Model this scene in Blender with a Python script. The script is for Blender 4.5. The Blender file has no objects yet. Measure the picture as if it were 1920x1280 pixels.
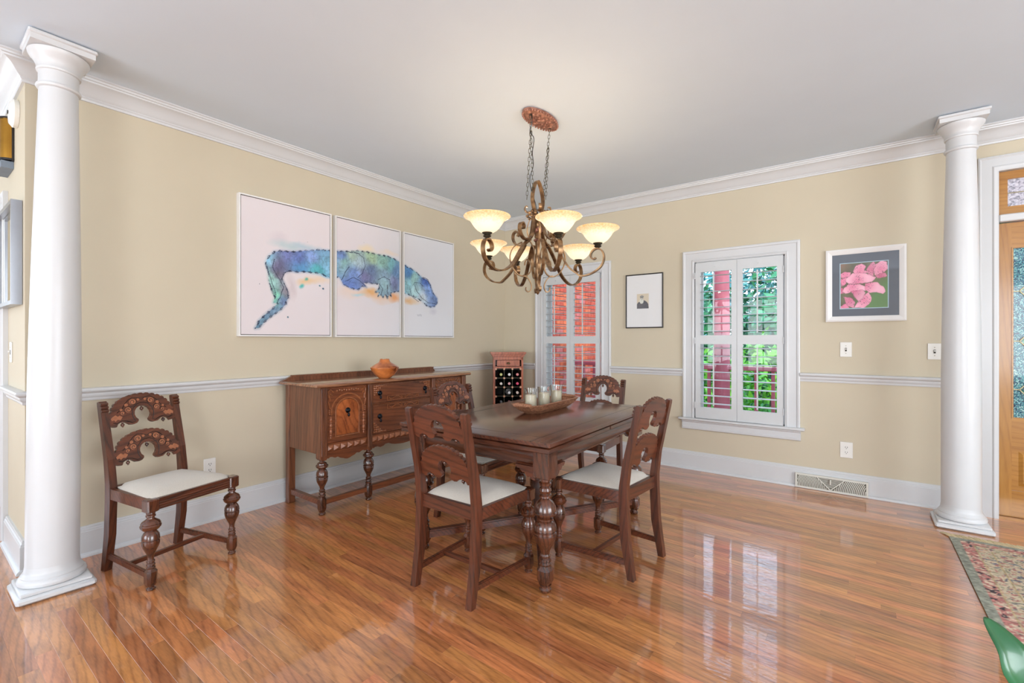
import bpy, math, random
import numpy as np
from mathutils import Vector, Matrix
random.seed(7); np.random.seed(7)
PI = math.pi
scn = bpy.context.scene
C = scn.collection
# ------------------------------------------------------------------ camera, world, lights
cam_d = bpy.data.cameras.new('camera'); cam = bpy.data.objects.new('camera', cam_d); C.objects.link(cam)
cam_d.sensor_width = 36; cam_d.lens = 867/1920*36; cam_d.shift_y = -2/1920; cam_d.clip_start = .02; cam_d.clip_end = 200
CAMH = 1.24
cam.location = (0, 0, CAMH); cam.rotation_euler = (PI/2, 0, math.radians(36.8)); scn.camera = cam
scn.view_settings.view_transform = 'Standard'; scn.view_settings.look = 'None'
scn.view_settings.gamma = 1; scn.view_settings.use_curve_mapping = False
scn.view_settings.exposure = 0.2
w = bpy.data.worlds.new('sky'); scn.world = w; w.use_nodes = True
nt = w.node_tree; nt.nodes.clear()
wo = nt.nodes.new('ShaderNodeOutputWorld'); wb = nt.nodes.new('ShaderNodeBackground')
tc = nt.nodes.new('ShaderNodeTexCoord'); sx = nt.nodes.new('ShaderNodeSeparateXYZ'); cr = nt.nodes.new('ShaderNodeValToRGB')
nt.links.new(tc.outputs['Generated'], sx.inputs[0]); nt.links.new(sx.outputs['Z'], cr.inputs[0])
cr.color_ramp.elements[0].position = 0.0; cr.color_ramp.elements[0].color = (.70, .82, .95, 1)
cr.color_ramp.elements[1].position = .8; cr.color_ramp.elements[1].color = (.42, .62, .95, 1)
nt.links.new(cr.outputs[0], wb.inputs[0]); wb.inputs[1].default_value = 3.6
nt.links.new(wb.outputs[0], wo.inputs[0])

def area(name, loc, rot, sx_, sy_, power, col=(1, 1, 1)):
    l = bpy.data.lights.new(name, 'AREA'); l.shape = 'RECTANGLE'; l.size = sx_; l.size_y = sy_; l.energy = power; l.color = col
    o = bpy.data.objects.new(name, l); o.location = loc; o.rotation_euler = rot; C.objects.link(o); return o
# sun outside, lighting the porch, shrubs and the brick wing
sl = bpy.data.lights.new('sun', 'SUN'); sl.energy = 2.3; sl.angle = math.radians(1.5); sl.color = (1, .95, .86)
so = bpy.data.objects.new('sun', sl); C.objects.link(so); so.rotation_euler = (math.radians(52), math.radians(22), math.radians(20))
# daylight entering by the windows of the rooms behind the camera
area('rear_window_daylight', (-2.4, -3.42, 1.45), (PI/2+.45, 0, 0), 2.4, 1.9, 66, (.97, .985, 1))
area('rear_window_daylight.001', (1.9, -3.42, 1.45), (PI/2+.45, 0, 0), 2.4, 1.9, 118, (.97, .985, 1))
area('foyer_window_daylight', (4.42, .9, 1.45), (PI/2+.35, 0, PI/2), 3.2, 2.0, 138, (.97, .985, 1))
area('hall_window_daylight', (-6.42, -1.5, 1.45), (PI/2, 0, -PI/2), 2.4, 1.9, 12, (.97, .985, 1))

# ------------------------------------------------------------------ helpers
def lin(c):
    return tuple((x/12.92 if x <= .04045 else ((x+.055)/1.055)**2.4) for x in [v/255. for v in c])
def set_in(b, n, v):
    if n in b.inputs: b.inputs[n].default_value = v
def mat(name, c, rough=.5, metal=0., var=.06, nscale=12, bump=0., coat=0., spec=None, coatr=.1, c2=None, stretch=(1, 1, 1), sheen=0):
    m = bpy.data.materials.new(name); m.use_nodes = True; nt = m.node_tree; b = nt.nodes['Principled BSDF']
    c = lin(c); c2 = lin(c2) if c2 else tuple(x*(1-var*2.5) for x in c)
    tc = nt.nodes.new('ShaderNodeTexCoord'); mp = nt.nodes.new('ShaderNodeMapping'); mp.inputs['Scale'].default_value = stretch
    n = nt.nodes.new('ShaderNodeTexNoise'); n.inputs['Scale'].default_value = nscale; n.inputs['Detail'].default_value = 5
    nt.links.new(tc.outputs['Object'], mp.inputs[0]); nt.links.new(mp.outputs[0], n.inputs['Vector'])
    r = nt.nodes.new('ShaderNodeValToRGB'); r.color_ramp.elements[0].position = .33; r.color_ramp.elements[1].position = .67
    r.color_ramp.elements[0].color = (*c2, 1); r.color_ramp.elements[1].color = (*c, 1)
    nt.links.new(n.outputs['Fac'], r.inputs[0]); nt.links.new(r.outputs[0], b.inputs['Base Color'])
    b.inputs['Roughness'].default_value = rough; b.inputs['Metallic'].default_value = metal
    if coat: set_in(b, 'Coat Weight', coat); set_in(b, 'Coat Roughness', coatr)
    if spec is not None: set_in(b, 'Specular IOR Level', spec)
    if sheen: set_in(b, 'Sheen Weight', sheen)
    if bump:
        bp = nt.nodes.new('ShaderNodeBump'); bp.inputs['Strength'].default_value = bump; bp.inputs['Distance'].default_value = .002
        nt.links.new(n.outputs['Fac'], bp.inputs['Height']); nt.links.new(bp.outputs[0], b.inputs['Normal'])
    return m
def wood(name, dark, light, scale=1., stretch=(1, 14, 14), rough=.35, coat=.35, contrast=(.18, .62), coatr=.15, rnd=None, fig=0., lines=.16, ripple=0):
    """long-grain wood: stretched noise mixed with distorted bands; rnd in (None,'object','attr') shifts tone and pattern per piece"""
    m = bpy.data.materials.new(name); m.use_nodes = True; nt = m.node_tree; N = nt.nodes; L = nt.links; b = N['Principled BSDF']
    tc = N.new('ShaderNodeTexCoord'); mp = N.new('ShaderNodeMapping'); mp.inputs['Scale'].default_value = [s*scale for s in stretch]
    src = tc.outputs['Object']; r = None
    if rnd:
        if rnd == 'object': oi = N.new('ShaderNodeObjectInfo'); r = oi.outputs['Random']
        else:
            at = N.new('ShaderNodeAttribute'); at.attribute_name = 'rnd'; r = at.outputs['Fac']
        mu = N.new('ShaderNodeMath'); mu.operation = 'MULTIPLY'; mu.inputs[1].default_value = 71.3; L.new(r, mu.inputs[0])
        ad = N.new('ShaderNodeVectorMath'); ad.operation = 'ADD'; L.new(tc.outputs['Object'], ad.inputs[0]); L.new(mu.outputs[0], ad.inputs[1]); src = ad.outputs[0]
    L.new(src, mp.inputs[0])
    n1 = N.new('ShaderNodeTexNoise'); n1.inputs['Scale'].default_value = 1.5; n1.inputs['Detail'].default_value = 5; n1.inputs['Distortion'].default_value = .3
    L.new(mp.outputs[0], n1.inputs['Vector'])
    n2 = N.new('ShaderNodeTexNoise'); n2.inputs['Scale'].default_value = 14; n2.inputs['Detail'].default_value = 3; L.new(mp.outputs[0], n2.inputs['Vector'])
    wv = N.new('ShaderNodeTexWave'); wv.wave_type = 'BANDS'; wv.bands_direction = 'DIAGONAL'
    wv.inputs['Scale'].default_value = 1.6; wv.inputs['Distortion'].default_value = 9 if not fig else 16; wv.inputs['Detail'].default_value = 3; wv.inputs['Detail Scale'].default_value = .45
    L.new(mp.outputs[0], wv.inputs['Vector'])
    pw = N.new('ShaderNodeMath'); pw.operation = 'POWER'; pw.inputs[1].default_value = 3.5; L.new(wv.outputs['Fac'], pw.inputs[0])
    ma = N.new('ShaderNodeMath'); ma.operation = 'MULTIPLY_ADD'; ma.inputs[1].default_value = .3; L.new(n2.outputs['Fac'], ma.inputs[0])
    m2 = N.new('ShaderNodeMath'); m2.operation = 'MULTIPLY'; m2.inputs[1].default_value = .7; L.new(n1.outputs['Fac'], m2.inputs[0]); L.new(m2.outputs[0], ma.inputs[2])
    mx = N.new('ShaderNodeMath'); mx.operation = 'MULTIPLY_ADD'; mx.inputs[1].default_value = -lines; L.new(pw.outputs[0], mx.inputs[0]); L.new(ma.outputs[0], mx.inputs[2])
    cr = N.new('ShaderNodeValToRGB'); e = cr.color_ramp.elements; e[0].position = contrast[0]; e[1].position = contrast[1]
    e[0].color = (*lin(dark), 1); e[1].color = (*lin(light), 1); L.new(mx.outputs[0], cr.inputs[0])
    out = cr.outputs[0]
    if rnd:
        hs = N.new('ShaderNodeHueSaturation')
        mr = N.new('ShaderNodeMapRange'); mr.inputs[3].default_value = .70; mr.inputs[4].default_value = 1.14; L.new(r, mr.inputs[0]); L.new(mr.outputs[0], hs.inputs['Value'])
        m3 = N.new('ShaderNodeMath'); m3.operation = 'MULTIPLY'; m3.inputs[1].default_value = 37.; L.new(r, m3.inputs[0])
        fr = N.new('ShaderNodeMath'); fr.operation = 'FRACT'; L.new(m3.outputs[0], fr.inputs[0])
        mh = N.new('ShaderNodeMapRange'); mh.inputs[3].default_value = .493; mh.inputs[4].default_value = .508; L.new(fr.outputs[0], mh.inputs[0]); L.new(mh.outputs[0], hs.inputs['Hue'])
        L.new(out, hs.inputs['Color']); out = hs.outputs[0]
    L.new(out, b.inputs['Base Color'])
    b.inputs['Roughness'].default_value = rough; set_in(b, 'Coat Weight', coat); set_in(b, 'Coat Roughness', coatr)
    bp = N.new('ShaderNodeBump'); bp.inputs['Strength'].default_value = .12; bp.inputs['Distance'].default_value = .001
    L.new(mx.outputs[0], bp.inputs['Height']); L.new(bp.outputs[0], b.inputs['Normal'])
    return m
def vcol_mat(name, rough=.7, coat=0., bump=0):
    m = bpy.data.materials.new(name); m.use_nodes = True; nt = m.node_tree; b = nt.nodes['Principled BSDF']
    a = nt.nodes.new('ShaderNodeAttribute'); a.attribute_name = 'Col'; nt.links.new(a.outputs['Color'], b.inputs['Base Color'])
    b.inputs['Roughness'].default_value = rough; set_in(b, 'Coat Weight', coat); set_in(b, 'Coat Roughness', .03)
    if bump:
        n = nt.nodes.new('ShaderNodeTexNoise'); n.inputs['Scale'].default_value = 400
        bp = nt.nodes.new('ShaderNodeBump'); bp.inputs['Strength'].default_value = bump; bp.inputs['Distance'].default_value = .002
        nt.links.new(n.outputs['Fac'], bp.inputs['Height']); nt.links.new(bp.outputs[0], b.inputs['Normal'])
    return m

class MB:
    def __init__(s): s.v = []; s.f = []; s.mi = []; s.M = Matrix.Identity(4); s.cur = 0; s.rn = []; s.r = 0.
    def add(s, vs, fs):
        o = len(s.v); s.v += [tuple(s.M @ Vector(p)) for p in vs]
        for f in fs: s.f.append([i+o for i in f]); s.mi.append(s.cur); s.rn.append(s.r)
        return s
    def box(s, x0, x1, y0, y1, z0, z1):
        if x0 > x1: x0, x1 = x1, x0
        if y0 > y1: y0, y1 = y1, y0
        if z0 > z1: z0, z1 = z1, z0
        return s.add([(x0,y0,z0),(x1,y0,z0),(x1,y1,z0),(x0,y1,z0),(x0,y0,z1),(x1,y0,z1),(x1,y1,z1),(x0,y1,z1)],
              [(0,3,2,1),(4,5,6,7),(0,1,5,4),(1,2,6,5),(2,3,7,6),(3,0,4,7)])
    def cbox(s, x0, x1, y0, y1, z0, z1, c=.003):
        """box with chamfered top and bottom rims and vertical edges"""
        def ring(d, z):
            a, b_, e, g = x0+d, x1-d, y0+d, y1-d
            k = c
            return [(a+k,e,z),(b_-k,e,z),(b_,e+k,z),(b_,g-k,z),(b_-k,g,z),(a+k,g,z),(a,g-k,z),(a,e+k,z)]
        vs = ring(c, z0)+ring(0, z0+c)+ring(0, z1-c)+ring(c, z1); fs = [tuple(range(7, -1, -1)), tuple(range(24, 32))]
        for r in range(3):
            for i in range(8): j = (i+1) % 8; fs.append((r*8+i, r*8+j, r*8+8+j, r*8+8+i))
        return s.add(vs, fs)
    def prism(s, poly, a0, a1, axis='y'):
        """extrude 2-D outline. axis y: (x,z) outline; x: (y,z); z: (x,y)"""
        n = len(poly)
        f = {'y': lambda p, a: (p[0], a, p[1]), 'x': lambda p, a: (a, p[0], p[1]), 'z': lambda p, a: (p[0], p[1], a)}[axis]
        ar = sum(poly[i][0]*poly[(i+1) % n][1]-poly[(i+1) % n][0]*poly[i][1] for i in range(n))
        flip = (ar > 0) == (axis != 'y'); lo, hi = (a0, a1)
        vs = [f(p, lo) for p in poly]+[f(p, hi) for p in poly]
        A = tuple(range(n)); B = tuple(range(n, 2*n))
        fs = [A[::-1] if flip else A, B if flip else B[::-1]]
        for i in range(n):
            j = (i+1) % n; q = (i, j, n+j, n+i); fs.append(q if flip else q[::-1])
        return s.add(vs, fs)
    def lathe(s, prof, seg=20, c=(0, 0), sq=None):
        """prof: list of (r,z) bottom to top"""
        vs = []; n = len(prof)
        for r, z in prof:
            for i in range(seg): a = 2*PI*i/seg; vs.append((c[0]+r*math.cos(a), c[1]+r*math.sin(a), z))
        fs = []
        for k in range(n-1):
            for i in range(seg): j = (i+1) % seg; fs.append((k*seg+i, k*seg+j, (k+1)*seg+j, (k+1)*seg+i))
        fs.append(tuple(range(seg-1, -1, -1))); fs.append(tuple((n-1)*seg+i for i in range(seg)))
        return s.add(vs, fs)
    def ball(s, c, r, seg=12, rz=None):
        rz = rz or r; n = 7
        o = s.M; s.M = o @ Matrix.Translation(c)
        s.lathe([(max(r*math.sin(PI*k/n), r*.02), -rz*math.cos(PI*k/n)) for k in range(n+1)], seg); s.M = o; return s
    def sweep(s, pts, sec, up=(0, 0, 1), closed=False, scale=None, caps=True):
        """sweep cross-section sec [(a,b)] along pts; a along side, b along 'up-ish'"""
        P = [Vector(p) for p in pts]; n = len(P); m = len(sec); vs = []; up = Vector(up)
        for i in range(n):
            if closed: t = P[(i+1) % n]-P[i-1]
            else: t = P[min(i+1, n-1)]-P[max(i-1, 0)]
            t.normalize(); sd = t.cross(up)
            if sd.length < 1e-4: sd = t.cross(Vector((1, 0.01, 0)))
            sd.normalize(); u = sd.cross(t); k = scale[i] if scale else 1
            for a, b in sec: vs.append(tuple(P[i]+sd*a*k+u*b*k))
        fs = []
        for i in range(n if closed else n-1):
            i2 = (i+1) % n
            for j in range(m): j2 = (j+1) % m; fs.append((i*m+j, i*m+j2, i2*m+j2, i2*m+j))
        if not closed and caps: fs.append(tuple(range(m-1, -1, -1))); fs.append(tuple((n-1)*m+j for j in range(m)))
        return s.add(vs, fs)
    def tube(s, pts, r, seg=8, up=(0, 0, 1), closed=False, scale=None):
        return s.sweep(pts, [(r*math.cos(2*PI*i/seg), r*math.sin(2*PI*i/seg)) for i in range(seg)], up, closed, scale)
    def bar(s, p, q, a, b, up=(0, 0, 1)):
        return s.sweep([p, q], [(-a/2,-b/2),(a/2,-b/2),(a/2,b/2),(-a/2,b/2)], up)
    def build(s, name, m, parent=None, smooth=True, label=None, ang=38, attr=False, kind=None):
        me = bpy.data.meshes.new(name); me.from_pydata(s.v, [], s.f); me.validate(clean_customdata=False)
        ms = m if isinstance(m, (list, tuple)) else [m]
        for q in ms: me.materials.append(q)
        if len(ms) > 1: me.polygons.foreach_set('material_index', s.mi)
        if attr:
            at = me.attributes.new('rnd', 'FLOAT', 'FACE'); at.data.foreach_set('value', s.rn)
        if smooth:
            me.polygons.foreach_set('use_smooth', [True]*len(me.polygons)); me.set_sharp_from_angle(angle=math.radians(ang))
        o = bpy.data.objects.new(name, me); C.objects.link(o)
        if parent: o.parent = parent
        if label: o['label'] = label
        if kind: o['kind'] = kind
        return o
def tag(o, label, cat, group=None):
    o['label'] = label; o['category'] = cat
    if group: o['group'] = group
    return o
def thing(name, label, cat, loc=(0, 0, 0), rotz=0, group=None):
    o = bpy.data.objects.new(name, None); C.objects.link(o); o.empty_display_size = .05
    o.location = loc; o.rotation_euler = (0, 0, rotz); return tag(o, label, cat, group)
def struct(o): o['kind'] = 'structure'; return o
def copy_tree(o, parent=None):
    c = o.copy(); C.objects.link(c); c.parent = parent
    for ch in list(o.children): copy_tree(ch, c)
    return c
def inst(o, name, parent, loc, rot=None):
    c = bpy.data.objects.new(name, o.data); C.objects.link(c); c.parent = parent; c.location = loc
    if rot: c.rotation_euler = rot
    return c
# numpy raster helpers for printed / painted surfaces
def vnoise(x, y, seed=0):
    xi = np.floor(x).astype(int); yi = np.floor(y).astype(int); fx = x-xi; fy = y-yi
    fx = fx*fx*(3-2*fx); fy = fy*fy*(3-2*fy)
    def h(a, b):
        n = (a*374761393+b*668265263+seed*974711) & 0x7fffffff
        n = ((n ^ (n >> 13))*1274126177) & 0x7fffffff
        return ((n ^ (n >> 16)) & 0xffff)/65535.
    return (h(xi, yi)*(1-fx)+h(xi+1, yi)*fx)*(1-fy)+(h(xi, yi+1)*(1-fx)+h(xi+1, yi+1)*fx)*fy
def fbm(x, y, seed=0, o=4):
    r = 0; a = .5; t = 0
    for k in range(o): r = r+a*vnoise(x*2**k, y*2**k, seed+k); t += a; a *= .5
    return r/t
def inpoly(x, y, poly):
    ins = np.zeros(x.shape, bool); n = len(poly)
    for i in range(n):
        x0, y0 = poly[i]; x1, y1 = poly[(i+1) % n]
        if y0 == y1: continue
        c = ((y0 > y) != (y1 > y)) & (x < (x1-x0)*(y-y0)/(y1-y0)+x0); ins ^= c
    return ins
def dline(x, y, pl, closed=False):
    d = np.full(x.shape, 1e9); n = len(pl)
    for i in range(n if closed else n-1):
        x0, y0 = pl[i]; x1, y1 = pl[(i+1) % n]; dx, dy = x1-x0, y1-y0; L = dx*dx+dy*dy+1e-9
        t = np.clip(((x-x0)*dx+(y-y0)*dy)/L, 0, 1); d = np.minimum(d, np.hypot(x-x0-t*dx, y-y0-t*dy))
    return d
def np_lin(a):
    a = a/255.; return np.where(a <= .04045, a/12.92, ((a+.055)/1.055)**2.4)
def raster(name, P0, U, V, nu, nv, fn, m, parent=None):
    """flat grid P0 + u*U + v*V coloured by fn(u,v)->rgb 0..255"""
    u, v = np.meshgrid(np.linspace(0, 1, nu), np.linspace(0, 1, nv))
    P0, U, V = map(np.array, (P0, U, V)); co = (P0+u[..., None]*U+v[..., None]*V).reshape(-1, 3)
    col = np_lin(np.clip(fn(u, v), 0, 255)).reshape(-1, 3)
    i = np.arange(nu*nv).reshape(nv, nu); q = np.stack([i[:-1, :-1], i[:-1, 1:], i[1:, 1:], i[1:, :-1]], -1).reshape(-1, 4)
    me = bpy.data.meshes.new(name); me.vertices.add(len(co)); me.vertices.foreach_set('co', co.ravel().astype(np.float32))
    me.loops.add(q.size); me.loops.foreach_set('vertex_index', q.ravel().astype(np.int32))
    me.polygons.add(len(q)); me.polygons.foreach_set('loop_start', np.arange(0, q.size, 4, dtype=np.int32))
    me.update(calc_edges=True)
    a = me.color_attributes.new('Col', 'FLOAT_COLOR', 'POINT'); a.data.foreach_set('color', np.c_[col, np.ones(len(col))].ravel().astype(np.float32))
    me.materials.append(m); me.validate()
    o = bpy.data.objects.new(name, me); C.objects.link(o)
    if parent: o.parent = parent
    return o

# ------------------------------------------------------------------ materials
M_wall = mat('wall_paint', (203, 192, 169), .75, var=.012, nscale=3, bump=.05)
M_trim = mat('trim_paint', (208, 209, 210), .32, var=.01, nscale=6)
M_ceil = mat('ceiling_paint', (214, 226, 237), .8, var=.01, nscale=2)
M_shut = mat('shutter_paint', (204, 206, 207), .35, var=.01)
M_plast = mat('switch_plastic', (232, 230, 224), .3, var=.01)
M_dkhole = mat('dark_slot', (60, 55, 48), .6)
FL = dict(scale=1., stretch=(2.2, 14, 14), rough=.3, coat=1., contrast=(.12, .60), coatr=.04, lines=.13)
M_floor_o = wood('oak_plank', (104, 52, 24), (212, 138, 82), rnd='object', **FL)
M_floor_a = wood('oak_plank_far', (104, 52, 24), (212, 138, 82), rnd='attr', **FL)
for m_ in (M_floor_o, M_floor_a):
    set_in(m_.node_tree.nodes['Principled BSDF'], 'Coat IOR', 1.72); nt_ = m_.node_tree; g_ = nt_.nodes.new('ShaderNodeNewGeometry')
    mp_ = nt_.nodes.new('ShaderNodeMapping'); mp_.inputs['Scale'].default_value = (6, 34, 1); nt_.links.new(g_.outputs['Position'], mp_.inputs[0])
    nz_ = nt_.nodes.new('ShaderNodeTexNoise'); nz_.inputs['Scale'].default_value = 1.4; nz_.inputs['Detail'].default_value = 2; nt_.links.new(mp_.outputs[0], nz_.inputs['Vector'])
    bp_ = nt_.nodes.new('ShaderNodeBump'); bp_.inputs['Strength'].default_value = .35; bp_.inputs['Distance'].default_value = .0011; nt_.links.new(nz_.outputs['Fac'], bp_.inputs['Height'])
    nt_.links.new(bp_.outputs[0], nt_.nodes['Principled BSDF'].inputs['Coat Normal'])
M_sub = mat('subfloor', (70, 38, 20), .6)
M_ch = wood('chair_wood', (36, 18, 11), (98, 50, 30), stretch=(14, 14, 1.6), rough=.36, coat=.35)
M_chh = wood('chair_wood_level', (36, 17, 10), (106, 54, 32), stretch=(1.6, 14, 14), rough=.36, coat=.35)
M_chleg = wood('turned_wood', (24, 11, 7), (96, 52, 32), stretch=(14, 14, 3), rough=.25, coat=.8)
M_carve = mat('carved_ground', (92, 58, 48), .35, var=.1, nscale=30, coat=.4)
M_carveL = mat('carved_highlight', (168, 104, 70), .35, var=.1, nscale=60, coat=.4)
M_carveD = mat('carved_groove', (34, 18, 13), .5)
M_fab = mat('seat_fabric', (204, 196, 184), .9, var=.05, nscale=260, bump=.6, sheen=.3)
M_table = wood('table_top_wood', (44, 20, 12), (94, 50, 32), stretch=(12, 1.2, 12), rough=.25, coat=.7, coatr=.24)
M_tabs = wood('table_side_wood', (36, 17, 10), (94, 50, 31), stretch=(2, 2, 14), rough=.3, coat=.6)
M_ink = mat('inlay_line', (26, 14, 10), .5)
M_sb = wood('sideboard_wood', (66, 34, 20), (128, 76, 48), stretch=(12, 12, 1.3), rough=.35, coat=.4)
M_sbh = wood('sideboard_front_wood', (72, 34, 18), (134, 76, 46), stretch=(1.3, 12, 12), rough=.33, coat=.45)
M_sbt = wood('sideboard_top_wood', (96, 58, 40), (168, 118, 84), stretch=(1.3, 12, 12), rough=.25, coat=.7)
M_sbf = wood('figured_oak', (104, 46, 20), (186, 104, 56), stretch=(9, 9, 4), rough=.3, coat=.5, fig=1)
M_sbc = mat('sideboard_carving', (162, 98, 60), .35, var=.16, nscale=50, coat=.4)
M_iron = mat('black_pull', (30, 32, 38), .25, metal=.8, var=.1)
M_rack = wood('wine_rack_wood', (120, 58, 38), (186, 104, 72), stretch=(12, 12, 1.3), rough=.3, coat=.5)
M_bronze = mat('chandelier_bronze', (168, 134, 96), .36, metal=.75, c2=(98, 70, 48), nscale=26)
M_chain = mat('chain_metal', (92, 88, 74), .4, metal=.8, var=.1)
M_copper = mat('canopy_copper', (190, 138, 118), .45, metal=.6, c2=(128, 86, 72), nscale=45, bump=.5)

# ------------------------------------------------------------------ room shell
XL, YW, YH, CZ = -3.57, 4.62, .42, 2.735
XF, XR, YR = -6.4, 4.4, -3.4
W1, W2 = -2.61, -.88             # window centres on the window wall
HW = .375; WZ0, WZ1 = .50, 1.985
DX0, DX1, DZ = .785, 1.705, 2.43
def wall_x(name, y0, y1, x0, x1, holes):
    """wall along x between y0..y1 with rectangular holes (xa,xb,za,zb)"""
    b = MB(); xs = x0
    for xa, xb, za, zb in sorted(holes):
        b.box(xs, xa, y0, y1, 0, CZ)
        if za > 0: b.box(xa, xb, y0, y1, 0, za)
        b.box(xa, xb, y0, y1, zb, CZ); xs = xb
    b.box(xs, x1, y0, y1, 0, CZ)
    return struct(b.build(name, M_wall, smooth=False))
def wall_y(name, x0, x1, y0, y1, holes):
    b = MB(); ys = y0
    for ya, yb, za, zb in sorted(holes):
        b.box(x0, x1, ys, ya, 0, CZ)
        if za > 0: b.box(x0, x1, ya, yb, 0, za)
        b.box(x0, x1, ya, yb, zb, CZ); ys = yb
    b.box(x0, x1, ys, y1, 0, CZ)
    return struct(b.build(name, M_wall, smooth=False))
wall_x('wall_right', YW, YW+.16, XL-.14, XR+.14, [(W1-HW, W1+HW, WZ0, WZ1), (W2-HW, W2+HW, WZ0, WZ1), (DX0, DX1, 0, DZ)])
wall_y('wall_left', XL-.14, XL, YH, YW, [])
wall_x('wall_hall', YH, YH+.14, XF, XL-.14, [(-5.15, -4.27, 0, 2.06)])
wall_y('wall_hall_end', XF-.14, XF, YR-.14, YH+.14, [(-2.7, -.3, .5, 2.4)])
wall_x('wall_rear', YR-.14, YR, XF-.14, XR+.14, [(-3.6, -1.2, .5, 2.4), (.7, 3.1, .5, 2.4)])
wall_y('wall_foyer', XR, XR+.14, YR-.14, YW+.16, [(-.7, 2.5, .45, 2.45)])
struct(MB().box(XF-.14, XR+.14, YR-.14, YW+.16, CZ, CZ+.1).build('ceiling', M_ceil, smooth=False))
floor = struct(MB().box(XF-.14, XR+.14, YR-.14, YW+.16, -.06, -.02).build('floor', M_sub, smooth=False))
# planks, running along x
PW = .0572
def plank_mb(b, x0, x1, y0, y1, g=.0001, c=.0003):
    x0 += g; x1 -= g; y0 += g; y1 -= g
    b.add([(x0,y0,-.02),(x1,y0,-.02),(x1,y1,-.02),(x0,y1,-.02),(x0,y0,-c),(x1,y0,-c),(x1,y1,-c),(x0,y1,-c),
           (x0+c,y0+c,0),(x1-c,y0+c,0),(x1-c,y1-c,0),(x0+c,y1-c,0)],
          [(8,9,10,11),(0,1,5,4),(1,2,6,5),(2,3,7,6),(3,0,4,7),(4,5,9,8),(5,6,10,9),(6,7,11,10),(7,4,8,11)])
rs = random.Random(11); lens = [.42, .63, .84, 1.05, 1.26, 1.55]; planks = []
y = YW
while y > YR-.05:
    x = XF-rs.random()*1.2
    while x < XR:
        l = rs.choice(lens); planks.append((x, y-PW, l)); x += l
    y -= PW
def vis(p):
    x, y_, l = p; best = 0
    for fx in (0., .5, 1.):
        X = x+l*fx; Y = y_+PW/2; d = -X*math.sin(math.radians(36.8))+Y*math.cos(math.radians(36.8))
        if d < .6: continue
        r = X*math.cos(math.radians(36.8))+Y*math.sin(math.radians(36.8))
        if abs(r/d) > 1.13 or CAMH/d > .76 or X < XL-.9 or Y > YW: continue
        if X < XL+.02 and Y > YH: continue
        best = max(best, 1/d)
    return best
pl = sorted(planks, key=lambda p: -vis(p)); near = [p for p in pl[:300] if vis(p) > 0]; ns = set(near); protos = {}
for l in lens:
    b = MB(); plank_mb(b, 0, l, 0, PW); protos[l] = b
first = {}
for p in near:
    l = p[2]
    if l not in first:
        o = protos[l].build('floor_plank', M_floor_o, floor, smooth=False); first[l] = o; o.location = (p[0], p[1], 0)
    else: inst(first[l], 'floor_plank', floor, (p[0], p[1], 0))
b = MB()
for p in planks:
    if p in ns: continue
    b.r = rs.random(); x0 = max(p[0], XF); x1 = min(p[0]+p[2], XR)
    if x1-x0 > .02: plank_mb(b, x0, x1, p[1], p[1]+PW)
b.build('far_planks', M_floor_a, floor, smooth=False, attr=True, kind='stuff')

def run(name, prof, pts, m, parent=None, cap=True):
    """moulding: prof [(out,z)], pts = wall-line (x,y) going with the room on the right; mitred; one mesh"""
    P = [Vector((p[0], p[1])) for p in pts]; n = len(P); b = MB(); vs = []
    for i in range(n):
        def nrm(a, c): d = (c-a).normalized(); return Vector((d.y, -d.x))
        if i == 0: o = nrm(P[0], P[1])
        elif i == n-1: o = nrm(P[-2], P[-1])
        else:
            a, c = nrm(P[i-1], P[i]), nrm(P[i], P[i+1]); o = (a+c)/(1+a.dot(c))
        for q, z in prof: vs.append((P[i].x+o.x*q, P[i].y+o.y*q, z))
    m_ = len(prof); fs = []
    for i in range(n-1):
        for j in range(m_-1): fs.append((i*m_+j, (i+1)*m_+j, (i+1)*m_+j+1, i*m_+j+1))
    if cap: fs.append(tuple(range(m_))); fs.append(tuple((n-1)*m_+j for j in range(m_-1, -1, -1)))
    b.add(vs, fs); return b.build(name, m, parent, ang=25)
def mit(seg, miter0, miter1):
    return seg
def run_split(names, prof, pts, m):
    """same, but one object per wall, each mitred against its neighbour"""
    P = [Vector((p[0], p[1])) for p in pts]; n = len(P); outs = []
    def nrm(a, c): d = (c-a).normalized(); return Vector((d.y, -d.x))
    for i in range(n):
        if i == 0: o = nrm(P[0], P[1])
        elif i == n-1: o = nrm(P[-2], P[-1])
        else:
            a, c = nrm(P[i-1], P[i]), nrm(P[i], P[i+1]); o = (a+c)/(1+a.dot(c))
        outs.append(o)
    for k, nm in enumerate(names):
        b = MB(); vs = []
        for i in (k, k+1):
            for q, z in prof: vs.append((P[i].x+outs[i].x*q, P[i].y+outs[i].y*q, z))
        m_ = len(prof); fs = [(j, m_+j, m_+j+1, j+1) for j in range(m_-1)]+[tuple(range(m_)), tuple(m_+j for j in range(m_-1, -1, -1))]
        b.add(vs, fs); struct(b.build(nm, m, ang=25))
CP = [(0, 2.617), (.012, 2.617), (.014, 2.628), (.020, 2.634), (.020, 2.640), (.026, 2.645), (.034, 2.655), (.046, 2.672), (.060, 2.688), (.076, 2.698), (.088, 2.702), (.090, 2.710), (.098, 2.713), (.100, 2.722), (.108, 2.726), (.108, CZ-.0005), (0, CZ-.0005)]
run_split(['trim_1', 'trim_2', 'trim_3'], CP, [(XF, YH), (XL, YH), (XL, YW), (XR, YW)], M_trim)
BP = [(0, .172), (.010, .172), (.013, .166), (.013, .158), (.018, .152), (.018, .146), (.021, .141), (.021, .022), (.026, .020), (.034, .014), (.037, .004), (.037, 0), (0, 0)][::-1]
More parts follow.
